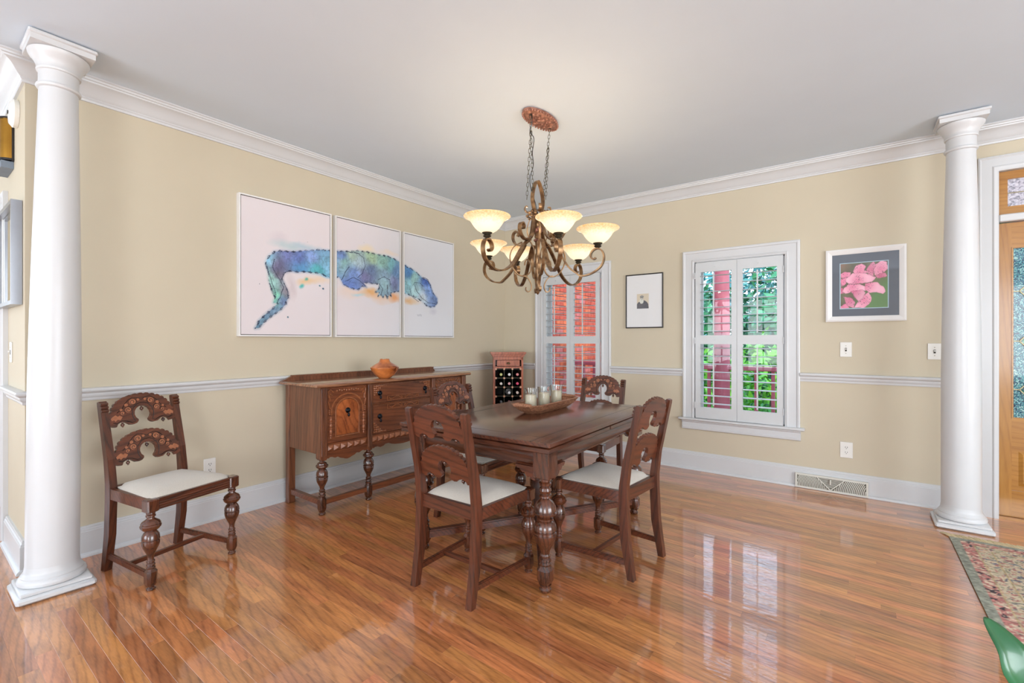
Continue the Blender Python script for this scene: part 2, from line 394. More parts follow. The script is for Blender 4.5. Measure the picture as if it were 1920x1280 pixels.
run_split(['baseboard_hall', 'baseboard_left', 'baseboard_right'], BP, [(-4.16, YH), (XL, YH), (XL, YW), (.684, YW)], M_trim)
RP = [(0, .893), (.008, .893), (.011, .900), (.011, .908), (.018, .916), (.022, .926), (.022, .934), (.030, .942), (.038, .947), (.040, .955), (.036, .963), (.022, .967), (0, .967)]
CW = .112
run_split(['trim_4', 'trim_5', 'trim_6'], RP, [(-4.16, YH), (XL, YH), (XL, YW), (W1-HW-CW, YW)], M_trim)
struct(run('trim_7', RP, [(W1+HW+CW, YW), (W2-HW-CW, YW)], M_trim))
struct(run('trim_8', RP, [(W2+HW+CW, YW), (.684, YW)], M_trim))

# ------------------------------------------------------------------ windows with plantation shutters
M_glass = bpy.data.materials.new('window_glass'); M_glass.use_nodes = True
_n = M_glass.node_tree; _n.nodes.clear(); _o = _n.nodes.new('ShaderNodeOutputMaterial'); _t = _n.nodes.new('ShaderNodeBsdfTransparent'); _g = _n.nodes.new('ShaderNodeBsdfGlossy')
_g.inputs['Roughness'].default_value = .02; _f = _n.nodes.new('ShaderNodeFresnel'); _f.inputs[0].default_value = 1.35; _m = _n.nodes.new('ShaderNodeMixShader')
_t.inputs[0].default_value = (.97, .985, .98, 1)
_n.links.new(_f.outputs[0], _m.inputs[0]); _n.links.new(_t.outputs[0], _m.inputs[1]); _n.links.new(_g.outputs[0], _m.inputs[2]); _n.links.new(_m.outputs[0], _o.inputs[0])
def louver_mesh():
    b = MB(); n = 10; w = .031; t = .0048
    sec = [(w*math.cos(2*PI*i/n), t*math.sin(2*PI*i/n)) for i in range(n)]
    vs = [(x, a, c) for x in (0, 1) for a, c in sec]; fs = [tuple(range(n)), tuple(range(2*n-1, n-1, -1))]+[(i, n+i, n+(i+1) % n, (i+1) % n) for i in range(n)]
    return b.add(vs, fs)
LM = None
def window(idx, cx):
    global LM
    root = bpy.data.objects.new('window_%d' % idx, None); C.objects.link(root); root.location = (cx, YW, WZ0); root['kind'] = 'structure'
    T = Matrix.Translation((-cx, -YW, -WZ0))
    def B(): b = MB(); b.M = T.copy(); return b
    a, d = HW, CW
    prof = [(0, 0), (0, -.020), (.018, -.026), (.026, -.020), (.040, -.018), (.085, -.018), (.092, -.024), (.104, -.026), (.112, -.022), (.112, 0)]
    # casing: two legs and a head, mitred
    b = B()
    loops = [(cx-a, WZ0), (cx-a, WZ1), (cx+a, WZ1), (cx+a, WZ0)]
    o = [(-1, 0), (-1, 1), (1, 1), (1, 0)]; vs = []
    for (px, pz), (ox, oz) in zip(loops, o):
        for q, y_ in prof: vs.append((px+ox*q, YW+y_, pz+oz*q))
    k = len(prof); fs = []
    for i in range(3):
        for j in range(k-1): fs.append((i*k+j, i*k+j+1, (i+1)*k+j+1, (i+1)*k+j))
    fs += [tuple(range(k))[::-1], tuple(3*k+j for j in range(k))]
    b.add(vs, fs); b.build('casing', M_trim, root, ang=25)
    b = B(); b.box(cx-a, cx-a+.012, YW, YW+.15, WZ0, WZ1); b.box(cx+a-.012, cx+a, YW, YW+.15, WZ0, WZ1); b.box(cx-a, cx+a, YW, YW+.15, WZ1-.012, WZ1); b.box(cx-a, cx+a, YW, YW+.15, WZ0, WZ0+.012)
    b.build('jamb', M_trim, root, smooth=False)
    b = B(); b.cbox(cx-a-d-.035, cx+a+d+.035, YW-.058, YW+.01, WZ0-.024, WZ0, .006); b.build('window_sill', M_trim, root)
    pr = [(0, WZ0-.024), (.036, WZ0-.024), (.034, WZ0-.036), (.022, WZ0-.046), (.020, WZ0-.085), (.026, WZ0-.092), (.024, WZ0-.108), (.014, WZ0-.114), (0, WZ0-.114)]
    b = B(); k = len(pr); vs = [(x, YW-q, z) for x in (cx-a-d-.005, cx+a+d+.005) for q, z in pr]
    b.add(vs, [(j, j+1, k+j+1, k+j) for j in range(k-1)]+[tuple(range(k))[::-1], tuple(range(k, 2*k))]); b.build('apron', M_trim, root, ang=25)
    # sash and pane behind the shutters
    b = B(); y0, y1 = YW+.085, YW+.115; zm = (WZ0+WZ1)/2
    for x0, x1, z0, z1 in ((cx-a+.012, cx-a+.05, WZ0+.012, WZ1-.012), (cx+a-.05, cx+a-.012, WZ0+.012, WZ1-.012), (cx-a+.05, cx+a-.05, WZ0+.012, WZ0+.06), (cx-a+.05, cx+a-.05, WZ1-.05, WZ1-.012), (cx-a+.05, cx+a-.05, zm-.017, zm+.017)):
        b.box(x0, x1, y0, y1, z0, z1)
    sash = b.build('sash', M_trim, root, smooth=False)
    for z0, z1 in ((WZ0+.06, zm-.017), (zm+.017, WZ1-.05)):
        B_ = B(); B_.box(cx-a+.05, cx+a-.05, YW+.098, YW+.102, z0, z1); B_.build('pane', M_glass, sash, smooth=False)
    # shutters
    for s in (0, 1):
        x0 = cx-a+.012 if s == 0 else cx+.001; x1 = cx-.001 if s == 0 else cx+a-.012; z0, z1 = WZ0+.004, WZ1-.010
        y0, y1 = YW-.034, YW-.008; st = .046
        b = B()
        for q in ((x0, x0+st, z0, z1), (x1-st, x1, z0, z1), (x0+st, x1-st, z0, z0+.105), (x0+st, x1-st, z1-.09, z1), (x0+st, x1-st, 1.205, 1.288)):
            b.box(q[0], q[1], y0, y1, q[2], q[3])
        fr = b.build('shutter_frame', M_shut, root, smooth=False)
        if LM is None:
            LM = louver_mesh().build('louver', M_shut, fr); lv = [LM]
        for za, zb in ((z0+.105, 1.205), (1.288, z1-.09)):
            nl = 8; st_ = (zb-za)/nl
            for i in range(nl):
                if idx == 1 and s == 0 and za < 1 and i == 0: o = LM
                else: o = inst(LM, 'louver', fr, (0, 0, 0))
                o.location = (x0+st+.001-cx, (y0+y1)/2-YW, za+st_*(i+.5)-WZ0); o.scale = (x1-x0-2*st-.002, 1, 1); o.rotation_euler = (math.radians(3), 0, 0)
            b = B(); xm = (x0+x1)/2-.012; b.box(xm-.0055, xm+.0055, y0-.030, y0-.020, za+.02, zb-.02); b.build('tilt_rod', M_shut, fr, smooth=False)
        b = B(); xh = x0-.004 if s == 0 else x1+.004
        for z in (z0+.12, (z0+z1)/2, z1-.12): b.tube([(xh, y0-.003, z-.03), (xh, y0-.003, z+.03)], .004, 8, up=(0, 1, 0))
        b.build('hinges', M_shut, fr)
        b = B(); 
        for z in (1.246, z1-.045): b.tube([((x0+x1)/2-.012, y0, z), ((x0+x1)/2-.012, y0-.006, z)], .006, 10)
        b.build('knob', M_shut, fr)
window(1, W1); window(2, W2)

# ------------------------------------------------------------------ front door, transom, casing
droot = bpy.data.objects.new('door_1', None); C.objects.link(droot); droot['kind'] = 'structure'
M_dw = wood('door_wood', (150, 96, 30), (188, 134, 56), stretch=(12, 12, 1), rough=.35, coat=.5, contrast=(.2, .8))
M_dwh = wood('door_wood_rail', (150, 96, 30), (188, 134, 56), stretch=(1, 12, 12), rough=.35, coat=.5, contrast=(.2, .8))
M_lead = mat('lead_came', (150, 140, 110), .35, metal=.7)
b = MB(); pr = [(0, 0), (0, -.022), (.016, -.026), (.026, -.020), (.076, -.018), (.086, -.026), (.095, -.022), (.095, 0)]; k = len(pr)
lp = [(DX0-.008, 0), (DX0-.008, DZ), (DX1+.008, DZ), (DX1+.008, 0)]; vs = []
for (px, pz), (ox, oz) in zip(lp, [(-1, 0), (-1, 1), (1, 1), (1, 0)]):
    for q, y_ in pr: vs.append((px+ox*q, YW+y_, pz+oz*q))
fs = [(i*k+j, i*k+j+1, (i+1)*k+j+1, (i+1)*k+j) for i in range(3) for j in range(k-1)]+[tuple(range(k))[::-1], tuple(3*k+j for j in range(k))]
b.add(vs, fs).build('casing', M_trim, droot, ang=25)
b = MB(); b.box(DX0-.008, DX0, YW-.02, YW+.15, 0, DZ); b.box(DX1, DX1+.008, YW-.02, YW+.15, 0, DZ); b.box(DX0, DX1, YW-.02, YW+.15, DZ-.012, DZ); b.cbox(DX0, DX1, YW-.028, YW+.1, 2.062, 2.112, .006)
b.build('jamb', M_trim, droot, smooth=False)
b = MB().box(DX0, DX1, YW-.01, YW+.15, 0, .018).build('threshold', M_dwh, droot, smooth=False)
def framed(b, x0, x1, z0, z1, l, t, y0, y1):
    b.box(x0, x0+l, y0, y1, z0, z1); b.box(x1-l, x1, y0, y1, z0, z1); b.box(x0+l, x1-l, y0, y1, z0, z0+t); b.box(x0+l, x1-l, y0, y1, z1-t, z1)
b = MB(); framed(b, DX0+.004, DX1-.004, 2.116, DZ-.014, .045, .055, YW+.02, YW+.06); ts = b.build('transom_sash', M_dwh, droot, smooth=False)
M_trg = bpy.data.materials.new('bevelled_glass'); M_trg.use_nodes = True
def textured_glass(m, cols, rough, sc, bump):
    nt = m.node_tree; b = nt.nodes['Principled BSDF']; tc = nt.nodes.new('ShaderNodeTexCoord')
    v = nt.nodes.new('ShaderNodeTexVoronoi'); v.inputs['Scale'].default_value = sc; n = nt.nodes.new('ShaderNodeTexNoise'); n.inputs['Scale'].default_value = sc*.5; n.inputs['Detail'].default_value = 4; n.inputs['Distortion'].default_value = 2
    nt.links.new(tc.outputs['Object'], v.inputs['Vector']); nt.links.new(tc.outputs['Object'], n.inputs['Vector'])
    cr = nt.nodes.new('ShaderNodeValToRGB'); e = cr.color_ramp.elements
    while len(e) < len(cols): e.new(.5)
    for i, c in enumerate(cols): e[i].position = .36+.28*i/(len(cols)-1); e[i].color = (*lin(c), 1)
    nt.links.new(n.outputs['Fac'], cr.inputs[0]); nt.links.new(cr.outputs[0], b.inputs['Base Color'])
    b.inputs['Roughness'].default_value = rough; set_in(b, 'Transmission Weight', .35); set_in(b, 'Coat Weight', .6)
    bp = nt.nodes.new('ShaderNodeBump'); bp.inputs['Strength'].default_value = bump; bp.inputs['Distance'].default_value = .004
    nt.links.new(v.outputs['Distance'], bp.inputs['Height']); nt.links.new(bp.outputs[0], b.inputs['Normal'])
textured_glass(M_trg, [(150, 150, 158), (205, 200, 210), (235, 232, 238)], .25, 60, .5)
M_dg = bpy.data.materials.new('rippled_glass'); M_dg.use_nodes = True; textured_glass(M_dg, [(12, 48, 84), (30, 96, 124), (84, 176, 180), (200, 236, 226)], .15, 130, .9)
M_dgd = bpy.data.materials.new('diamond_glass'); M_dgd.use_nodes = True; textured_glass(M_dgd, [(10, 40, 70), (20, 100, 110), (60, 160, 110)], .12, 60, .6)
zt0, zt1 = 2.171, DZ-.069; zc = (zt0+zt1)/2
MB().box(DX0+.049, DX1-.049, YW+.038, YW+.042, zt0, zc-.003).build('pane', M_trg, ts, smooth=False)
MB().box(DX0+.049, DX1-.049, YW+.038, YW+.042, zc+.003, zt1).build('pane', M_trg, ts, smooth=False)
MB().box(DX0+.049, DX1-.049, YW+.034, YW+.046, zc-.003, zc+.003).build('came', M_lead, ts, smooth=False)
# door leaf
dy0, dy1 = YW+.02, YW+.062; x0, x1 = DX0+.004, DX1-.004; z0, z1 = .02, 2.056; sl_ = .064
b = MB(); b.box(x0, x0+sl_, dy0, dy1, z0, z1); b.box(x1-sl_, x1, dy0, dy1, z0, z1); b.build('door_stiles', M_dw, droot, smooth=False)
b = MB()
for za, zb in ((z0, .20), (.508, .70), (1.885, z1)): b.box(x0+sl_, x1-sl_, dy0, dy1, za, zb)
b.box((x0+x1)/2-.05, (x0+x1)/2+.05, dy0, dy1, .20, .508); b.build('door_rails', M_dwh, droot, smooth=False)
for xa, xb in ((x0+sl_, (x0+x1)/2-.05), ((x0+x1)/2+.05, x1-sl_)):
    b = MB(); b.box(xa, xb, dy0+.014, dy1-.01, .20, .508); q = .035
    b.add([(xa+q, dy0+.014, .20+q), (xb-q, dy0+.014, .20+q), (xb-q, dy0+.014, .508-q), (xa+q, dy0+.014, .508-q), (xa+q+.02, dy0+.003, .22+q), (xb-q-.02, dy0+.003, .22+q), (xb-q-.02, dy0+.003, .488-q), (xa+q+.02, dy0+.003, .488-q)], [(4, 5, 6, 7), (0, 1, 5, 4), (1, 2, 6, 5), (2, 3, 7, 6), (3, 0, 4, 7)])
    b.build('door_panel', M_dwh, droot, smooth=False)
gx0, gx1, gz0, gz1 = x0+sl_, x1-sl_, .70, 1.885
b = MB(); framed(b, gx0, gx1, gz0, gz1, .008, .008, dy0-.004, dy0+.01); b.build('glass_bead', M_dwh, droot, smooth=False)
g = MB().box(gx0, gx1, dy0+.018, dy0+.022, gz0, gz1).build('glass_light', M_dg, droot, smooth=False)
b = MB(); cams = []
dz_ = [1.58, 1.235, .90]; dh = .062
xc = gx0+.09
for c in dz_:
    for X in (xc, gx1-.09):
        b.prism([(X-.05, c), (X, c-dh), (X+.05, c), (X, c+dh)], dy0+.013, dy0+.017, 'y')
b.build('diamond_glass', M_dgd, g, smooth=False)
b = MB()
for X in (xc, gx1-.09):
    ed = gx0 if X == xc else gx1
    for c in dz_:
        q = [(X-.05, c), (X, c-dh), (X+.05, c), (X, c+dh)]
        for i in range(4): b.bar((q[i][0], dy0+.012, q[i][1]), (q[(i+1) % 4][0], dy0+.012, q[(i+1) % 4][1]), .006, .005, up=(0, 1, 0))
        b.bar((ed, dy0+.012, c), (X-.05 if X == xc else X+.05, dy0+.012, c), .006, .005, up=(0, 1, 0))
        b.bar((X+.05 if X == xc else gx1-.14, dy0+.012, c), ((gx0+gx1)/2, dy0+.012, c), .006, .005, up=(0, 1, 0))
    zz = [gz0]+sorted(dz_)+[gz1]
    for i in range(4): b.bar((X, dy0+.012, zz[i]+(dh if i else 0)), (X, dy0+.012, zz[i+1]-(dh if i < 3 else 0)), .006, .005, up=(0, 1, 0))
b.build('came', M_lead, g, smooth=False)
b = MB(); b.tube([(x1-.035, dy0, .98), (x1-.035, dy0-.05, .98)], .01, 10); b.ball((x1-.035, dy0-.06, .98), .027); b.build('door_knob', M_lead, droot)
# hall doorway
d2 = bpy.data.objects.new('door_2', None); C.objects.link(d2); d2['kind'] = 'structure'
b = MB(); k = len(pr); lp = [(-5.15, 0), (-5.15, 2.06), (-4.27, 2.06), (-4.27, 0)]; vs = []
for (px, pz), (ox, oz) in zip(lp, [(-1, 0), (-1, 1), (1, 1), (1, 0)]):
    for q, y_ in pr: vs.append((px+ox*q, YH+y_, pz+oz*q))
b.add(vs, [(i*k+j, i*k+j+1, (i+1)*k+j+1, (i+1)*k+j) for i in range(3) for j in range(k-1)]+[tuple(range(k))[::-1], tuple(3*k+j for j in range(k))]).build('casing', M_trim, d2, ang=25)
b = MB(); b.box(-5.14, -4.28, YH+.05, YH+.09, .01, 2.05); 
for za, zb in ((.15, .95), (1.1, 1.9)):
    for xa, xb in ((-5.0, -4.76), (-4.66, -4.42)): b.cbox(xa, xb, YH+.04, YH+.06, za, zb, .008)
b.build('door_leaf', M_trim, d2)

# ------------------------------------------------------------------ columns
def column(name, x, y, label, lean=(0, 0)):
    t = thing(name, label, 'column', (x, y, 0), 0); t.rotation_euler = (lean[0], lean[1], 0)
    q = .1425
    b = MB(); b.cbox(-q, q, -q, q, 0, .032, .009); b.cbox(-q+.014, q-.014, -q+.014, q-.014, .032, .05, .004); b.build('plinth', M_trim, t)
    b = MB(); b.lathe([(.118, .05), (.126, .056), (.128, .066), (.124, .078), (.116, .084), (.116, .090), (.112, .094), (.110, .100), (.106, .103), (.103, .112), (.1015, .125), (.100, .135)], 48); b.build('base_ring', M_trim, t)
    pr_ = []
    for i in range(21):
        f = i/20; z = .135+(2.50-.135)*f; r = .100 if f < .33 else .100-.026*((f-.33)/.67)**1.35; pr_.append((r, z))
    b = MB(); b.lathe(pr_, 48); b.build('shaft', M_trim, t)
    b = MB(); b.lathe([(.074, 2.50), (.083, 2.505), (.086, 2.513), (.083, 2.521), (.076, 2.525), (.076, 2.585), (.083, 2.588), (.085, 2.596), (.083, 2.60), (.086, 2.62), (.096, 2.640), (.108, 2.655), (.115, 2.668), (.117, 2.678), (.112, 2.682)], 48); b.build('capital', M_trim, t)
    b = MB(); b.box(-.118, .118, -.118, .118, 2.682, 2.712); b.cbox(-.126, .126, -.126, .126, 2.708, CZ-.005, .005); b.build('abacus', M_trim, t)
column('round_column', -3.245, .478, 'white round column at the left, at the end of the painted wall by the lone chair', (-.0105, -.008))
column('round_column', .553, 4.285, 'white round column at the right, beside the stained front door and the rug')

# ------------------------------------------------------------------ wall fittings
def plate(kind, x, y, z, face, label, w=.074, h=.12):
    t = thing('light_switch' if kind == 's' else 'power_outlet', label, 'switch' if kind == 's' else 'outlet', (x, y, z), face)
    b = MB(); b.cbox(-w/2, w/2, -.006, 0, -h/2, h/2, .002); b.build('cover_plate', M_plast, t)
    if kind == 's':
        MB().box(-.006, .006, -.0075, -.005, -.014, .014).build('slot', M_dkhole, t, smooth=False)
        b = MB(); b.cbox(-.004, .004, -.016, -.005, -.002, .010, .0015); b.build('toggle', M_plast, t)
        for zz in (-.03, .03): b = MB(); b.tube([(0, -.0055, zz), (0, -.0075, zz)], .003, 8); b.build('screw', M_lead, t)
    else:
        for zz in (-.02, .02):
            b = MB(); b.tube([(0, -.0055, zz), (0, -.009, zz)], .0155, 16); r = b.build('receptacle', M_plast, t)
            b = MB(); b.box(-.008, -.005, -.0095, -.0085, zz-.002, zz+.008); b.box(.005, .008, -.0095, -.0085, zz-.002, zz+.008); b.tube([(0, -.0085, zz-.008), (0, -.0095, zz-.008)], .0028, 8); b.build('slots', M_dkhole, r)
    return t
plate('s', -.078, YW, 1.166, 0, 'white light switch under the framed pink flower picture', .078)
plate('s', .455, YW, 1.158, 0, 'white light switch just left of the right column', .078)
plate('o', -.075, YW, .354, 0, 'white power outlet on the wall above the floor vent', .084, .128)
plate('o', XL, 1.30, .37, PI/2, 'white power outlet half hidden behind the seat of the lone chair')
plate('s', -4.03, YH, 1.17, 0, 'light switch below the mirror, on the wall left of the left column')
# baseboard vent
t = thing('baseboard_vent', 'white metal fan-pattern air vent in the baseboard under the outlet', 'vent', (-.18, YW-.037, .004), 0)
VW, VH = .49, .118
M_vent = mat('vent_enamel', (218, 216, 206), .4, var=.02)
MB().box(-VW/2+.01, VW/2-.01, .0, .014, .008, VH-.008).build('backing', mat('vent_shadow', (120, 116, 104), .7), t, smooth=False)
b = MB(); framed(b, -VW/2, VW/2, 0, VH, .013, .013, -.008, .014); b.build('frame', M_vent, t, smooth=False)
b = MB(); b.bar((-.092, -.006, VH-.013), (0, -.006, .013), .007, .006, up=(0, 1, 0)); b.bar((.092, -.006, VH-.013), (0, -.006, .013), .007, .006, up=(0, 1, 0)); b.build('chevron', M_vent, t)
for s in (-1, 1):
    for i in range(19):
        xb = s*(.018+i*.0115); pts = []
        for k_ in range(7):
            f = k_/6; z = .013+f*(VH-.026); x = xb+s*(.028*(1-(1-f)**2)*1.0 if False else .0) + s*.03*(1-math.cos(f*PI/2))
            if abs(x) > VW/2-.014: break
            if abs(x) < .092*(z-.013)/(VH-.026)+.004: 
                if pts: break
                continue
            pts.append((x, -.004, z))
        if len(pts) > 1: b = MB(); b.sweep(pts, [(-.0026, -.003), (.0026, -.003), (.0026, .003), (-.0026, .003)], up=(0, 1, 0)); b.build('fin', M_vent, t, smooth=False)
b = MB()
for i in range(7):
    z = .035+i*.0105; hw = .092*(z-.013)/(VH-.026)-.006; b.box(-hw, hw, -.003, .0, z-.0015, z+.0015)
b.build('center_grid', M_vent, t, smooth=False)
b = MB(); b.cbox(-.005, .005, -.016, -.003, .06, .10, .002); b.build('damper_lever', M_vent, t)

# ------------------------------------------------------------------ pictures
M_paint = vcol_mat('watercolour_print', .8)
M_print = vcol_mat('glazed_print', .5, coat=.9)
M_frw = mat('white_frame', (232, 230, 228), .4, var=.01)
M_frb = mat('black_frame', (30, 26, 26), .3, var=.05)
F_, A_ = 867., math.radians(36.8)
def left_wall_yz(px, py, X=XL+.04):
    """where on the left wall plane a detail of the triptych sits (design coordinates of the painting)"""
    r = (px-960)/F_; v = -(py-638)/F_
    dx = -np.sin(A_)+np.cos(A_)*r; dy = np.cos(A_)+np.sin(A_)*r; t = X/dx; return t*dy, CAMH+t*v
def cc(p): return left_wall_yz(430+p[0]/4.129, 340+p[1]/4.129)
GAT = [(350,545),(400,540),(480,545),(560,540),(640,535),(700,530),(780,540),(860,545),(930,540),(1000,535),(1080,550),(1160,565),(1230,585),(1290,610),(1330,635),(1370,650),(1420,685),(1460,715),(1490,745),(1530,762),(1560,800),(1580,860),(1610,905),(1612,940),(1590,965),(1555,972),(1520,955),(1490,925),(1450,895),(1410,880),(1380,870),(1330,850),(1290,850),(1250,865),(1255,890),(1238,880),(1225,905),(1210,878),(1195,898),(1178,880),(1158,888),(1165,860),(1135,858),(1165,825),(1160,795),(1100,790),(1040,785),(1062,822),(1030,812),(1000,835),(940,825),(890,800),(870,760),(850,735),(780,740),(700,712),(600,700),(480,690),(430,705),(410,750),(430,800),(455,850),(460,900),(440,950),(400,990),(340,1030),(280,1075),(225,1135),(200,1135),(230,1085),(270,1035),(330,985),(375,945),(345,940),(360,900),(330,840),(305,770),(300,700),(285,640),(300,590)]
GP = [cc(p) for p in GAT]
BL = [(300,620,130,190,220),(330,760,150,205,195),(370,900,110,200,165),(385,650,72,68,105),(400,720,84,76,100),(450,580,92,104,170),(550,600,82,104,182),(650,600,120,150,215),(740,640,105,170,205),(560,660,60,128,182),(680,680,60,170,180),(440,850,104,98,112),(430,940,88,114,160),(330,1010,84,118,150),(240,1090,70,112,140),(870,580,70,104,172),(950,570,160,190,170),(900,640,120,172,170),(1000,620,168,198,210),(960,720,92,124,190),(930,790,80,112,192),(1100,590,150,185,145),(1090,680,80,104,150),(1050,740,84,84,140),(1180,620,128,184,168),(1250,650,100,172,182),(1200,720,112,146,172),(1200,790,140,184,195),(1300,700,70,112,162),(1280,780,92,104,152),(1390,700,50,112,182),(1380,800,128,192,205),(1430,750,140,195,190),(1440,850,160,205,210),(1520,780,38,76,168),(1540,850,96,136,205),(1580,920,84,114,172),(1500,900,196,214,224)]
BLp = [(*cc((q[0], q[1])), q[2:]) for q in BL]
WASH = [(600,770,80,30,(232,190,130),.8),(700,760,90,30,(236,205,170),.7),(950,860,120,50,(232,205,185),.7),(1100,870,90,35,(225,165,95),.9),(1190,900,110,40,(232,195,165),.8),(1280,890,60,45,(226,150,90),.8),(1390,915,50,35,(222,170,110),.8),(1440,925,50,30,(225,195,160),.8),(450,500,140,40,(168,196,200),.7),(600,505,110,30,(160,190,205),.7),(380,440,80,40,(205,192,200),.5),(480,800,35,110,(205,190,192),.8),(560,800,22,18,(80,185,180),1.),(603,760,16,14,(70,175,165),1.),(690,812,7,7,(20,90,110),1.4),(720,830,9,7,(15,60,90),1.4),(448,1052,8,7,(20,80,100),1.4),(1580,1000,35,30,(196,196,208),.9),(1060,520,60,40,(240,215,160),.6),(1230,555,90,25,(236,214,190),.6),(1000,880,45,15,(170,210,225),.8),(740,728,60,20,(150,195,225),.9)]
INK = [[(930,545),(1000,552),(1040,590),(1052,650),(1030,710),(990,745)],[(870,760),(900,700),(935,665)],[(900,770),(960,745),(1010,770),(1058,815)],[(1150,760),(1200,740),(1240,760),(1250,800)],[(1160,795),(1190,830),(1180,880)],[(1225,800),(1222,850),(1232,880)],[(1430,800),(1440,780),(1480,790),(1500,815)],[(1440,800),(1455,850),(1495,905),(1540,940),(1600,948)],[(1400,830),(1410,880),(1470,930)],[(480,690),(440,700),(400,760)],[(350,600),(340,660),(380,740),(420,820),(400,900),(370,945)],[(305,700),(330,790),(365,880)],[(1500,740),(1540,760),(1560,810)]]
INKp = [[cc(p) for p in l] for l in INK]
def gator(y, z):
    n1 = (fbm(y*9, z*9, 3)-.5)*.045; n2 = (fbm(y*9+40, z*9, 8)-.5)*.045
    yy, zz = y+n1*.45, z+n2*.45
    k = fbm(y*3, z*3, 5)
    col = np.stack([221+6*k, 211+8*k, 213+8*k], -1)
    cool = np.clip((y-2.3)/.9, 0, 1)[..., None]; col = col*(1-cool)+np.stack([216+4*k, 217+5*k, 222+5*k], -1)*cool
    for px, py, rx, ry, c, a in WASH:
        cy_, cz_ = cc((px, py)); sy = (cc((px+rx, py))[0]-cy_); sz = (cz_-cc((px, py+ry))[1])
        d = np.hypot((yy+n1-cy_)/sy, (zz+n2-cz_)/sz); w_ = np.clip(1.25-d, 0, 1)*a*(.55+.6*fbm(y*14, z*14, 9)); w_ = np.clip(w_, 0, 1)[..., None]
        col = col*(1-w_)+np.array(c)*w_
    ins = inpoly(yy, zz, GP); halo = dline(yy, zz, GP, True)
    num = 0; den = 0
    for by, bz, c in BLp:
        wgt = 1/(((yy+n1-by)**2+(zz+n2-bz)**2)+4e-4)**1.6; num = num+wgt[..., None]*np.array(c); den = den+wgt
    body = num/den[..., None]; g_ = fbm(y*24, z*24, 21); body = body*(.80+.34*g_[..., None])+18*(fbm(y*11, z*11, 33)[..., None] > .62)
    sc = np.clip(1-np.abs(fbm(y*40, z*26, 44)-.5)*14, 0, 1)[..., None]; body = body*(1-.22*sc)*.84+44
    col = np.where(ins[..., None], body, col)
    bleed = (np.clip(1-halo/.02, 0, 1)*.45*(~ins))[..., None]; col = col*(1-bleed)+body*bleed
    jag = .0022+.0022*(vnoise(y*90, z*90, 2) > .55)
    ink = (np.abs(halo-.0045*np.sin(y*110+z*60)) < jag)*(.45+.55*vnoise(y*30, z*30, 7))
    for l in INKp: ink = np.maximum(ink, (dline(yy, zz, l) < .0026)*.85)
    sp = (vnoise(y*70, z*70, 77) > .985)&(halo < .09)&(halo > .015); ink = np.maximum(ink, sp*.8)
    # small signature under the snout
    for s_ in range(4):
        a_, c_ = cc((1458+s_*9, 1028)), cc((1462+s_*9, 1042)); ink = np.maximum(ink, (dline(y, z, [a_, c_]) < .0016)*.6)
    ink = ink[..., None]; return col*(1-ink)+np.array([38, 44, 66])*ink
for (ya, yb, za, zb, lab) in ((1.472, 2.196, 1.272, 2.302, 'large white-framed watercolour canvas of a blue reptile, left panel with the tail'),
                              (2.232, 2.928, 1.272, 2.302, 'white-framed watercolour canvas of a blue reptile, middle panel with the legs'),
                              (2.964, 3.660, 1.272, 2.302, 'white-framed watercolour canvas of a blue reptile, right panel with the head')):
    za, zb = 1.270, 2.296
    t = thing('canvas_painting', lab, 'painting', (XL, (ya+yb)/2, za), 0, 'three-panel reptile painting')
    T = Matrix.Translation((-XL, -(ya+yb)/2, -za))
    b = MB(); b.M = T; X1 = XL+.042
    for q in ((ya, ya+.010, za, zb), (yb-.010, yb, za, zb), (ya+.01, yb-.01, za, za+.010), (ya+.01, yb-.01, zb-.010, zb)): b.box(XL+.001, X1, q[0], q[1], q[2], q[3])
    b.build('frame', M_frw, t, smooth=False)
    b = MB(); b.M = T; b.box(XL+.002, X1-.012, ya+.010, yb-.010, za+.010, zb-.010); b.build('shadow_gap', M_dkhole, t, smooth=False)
    b = MB(); b.M = T; b.box(XL+.002, X1-.006, ya+.015, yb-.015, za+.015, zb-.015); b.build('canvas', M_frw, t, smooth=False)
    ly, lz = yb-ya-.03, zb-za-.03
    raster('print', (X1-.0055-XL, ya+.015-(ya+yb)/2, .015), (0, ly, 0), (0, 0, lz), 190, 270, lambda u, v, ya=ya, za=za, ly=ly, lz=lz: gator(ya+.015+u*ly, za+.015+v*lz), M_paint, t)

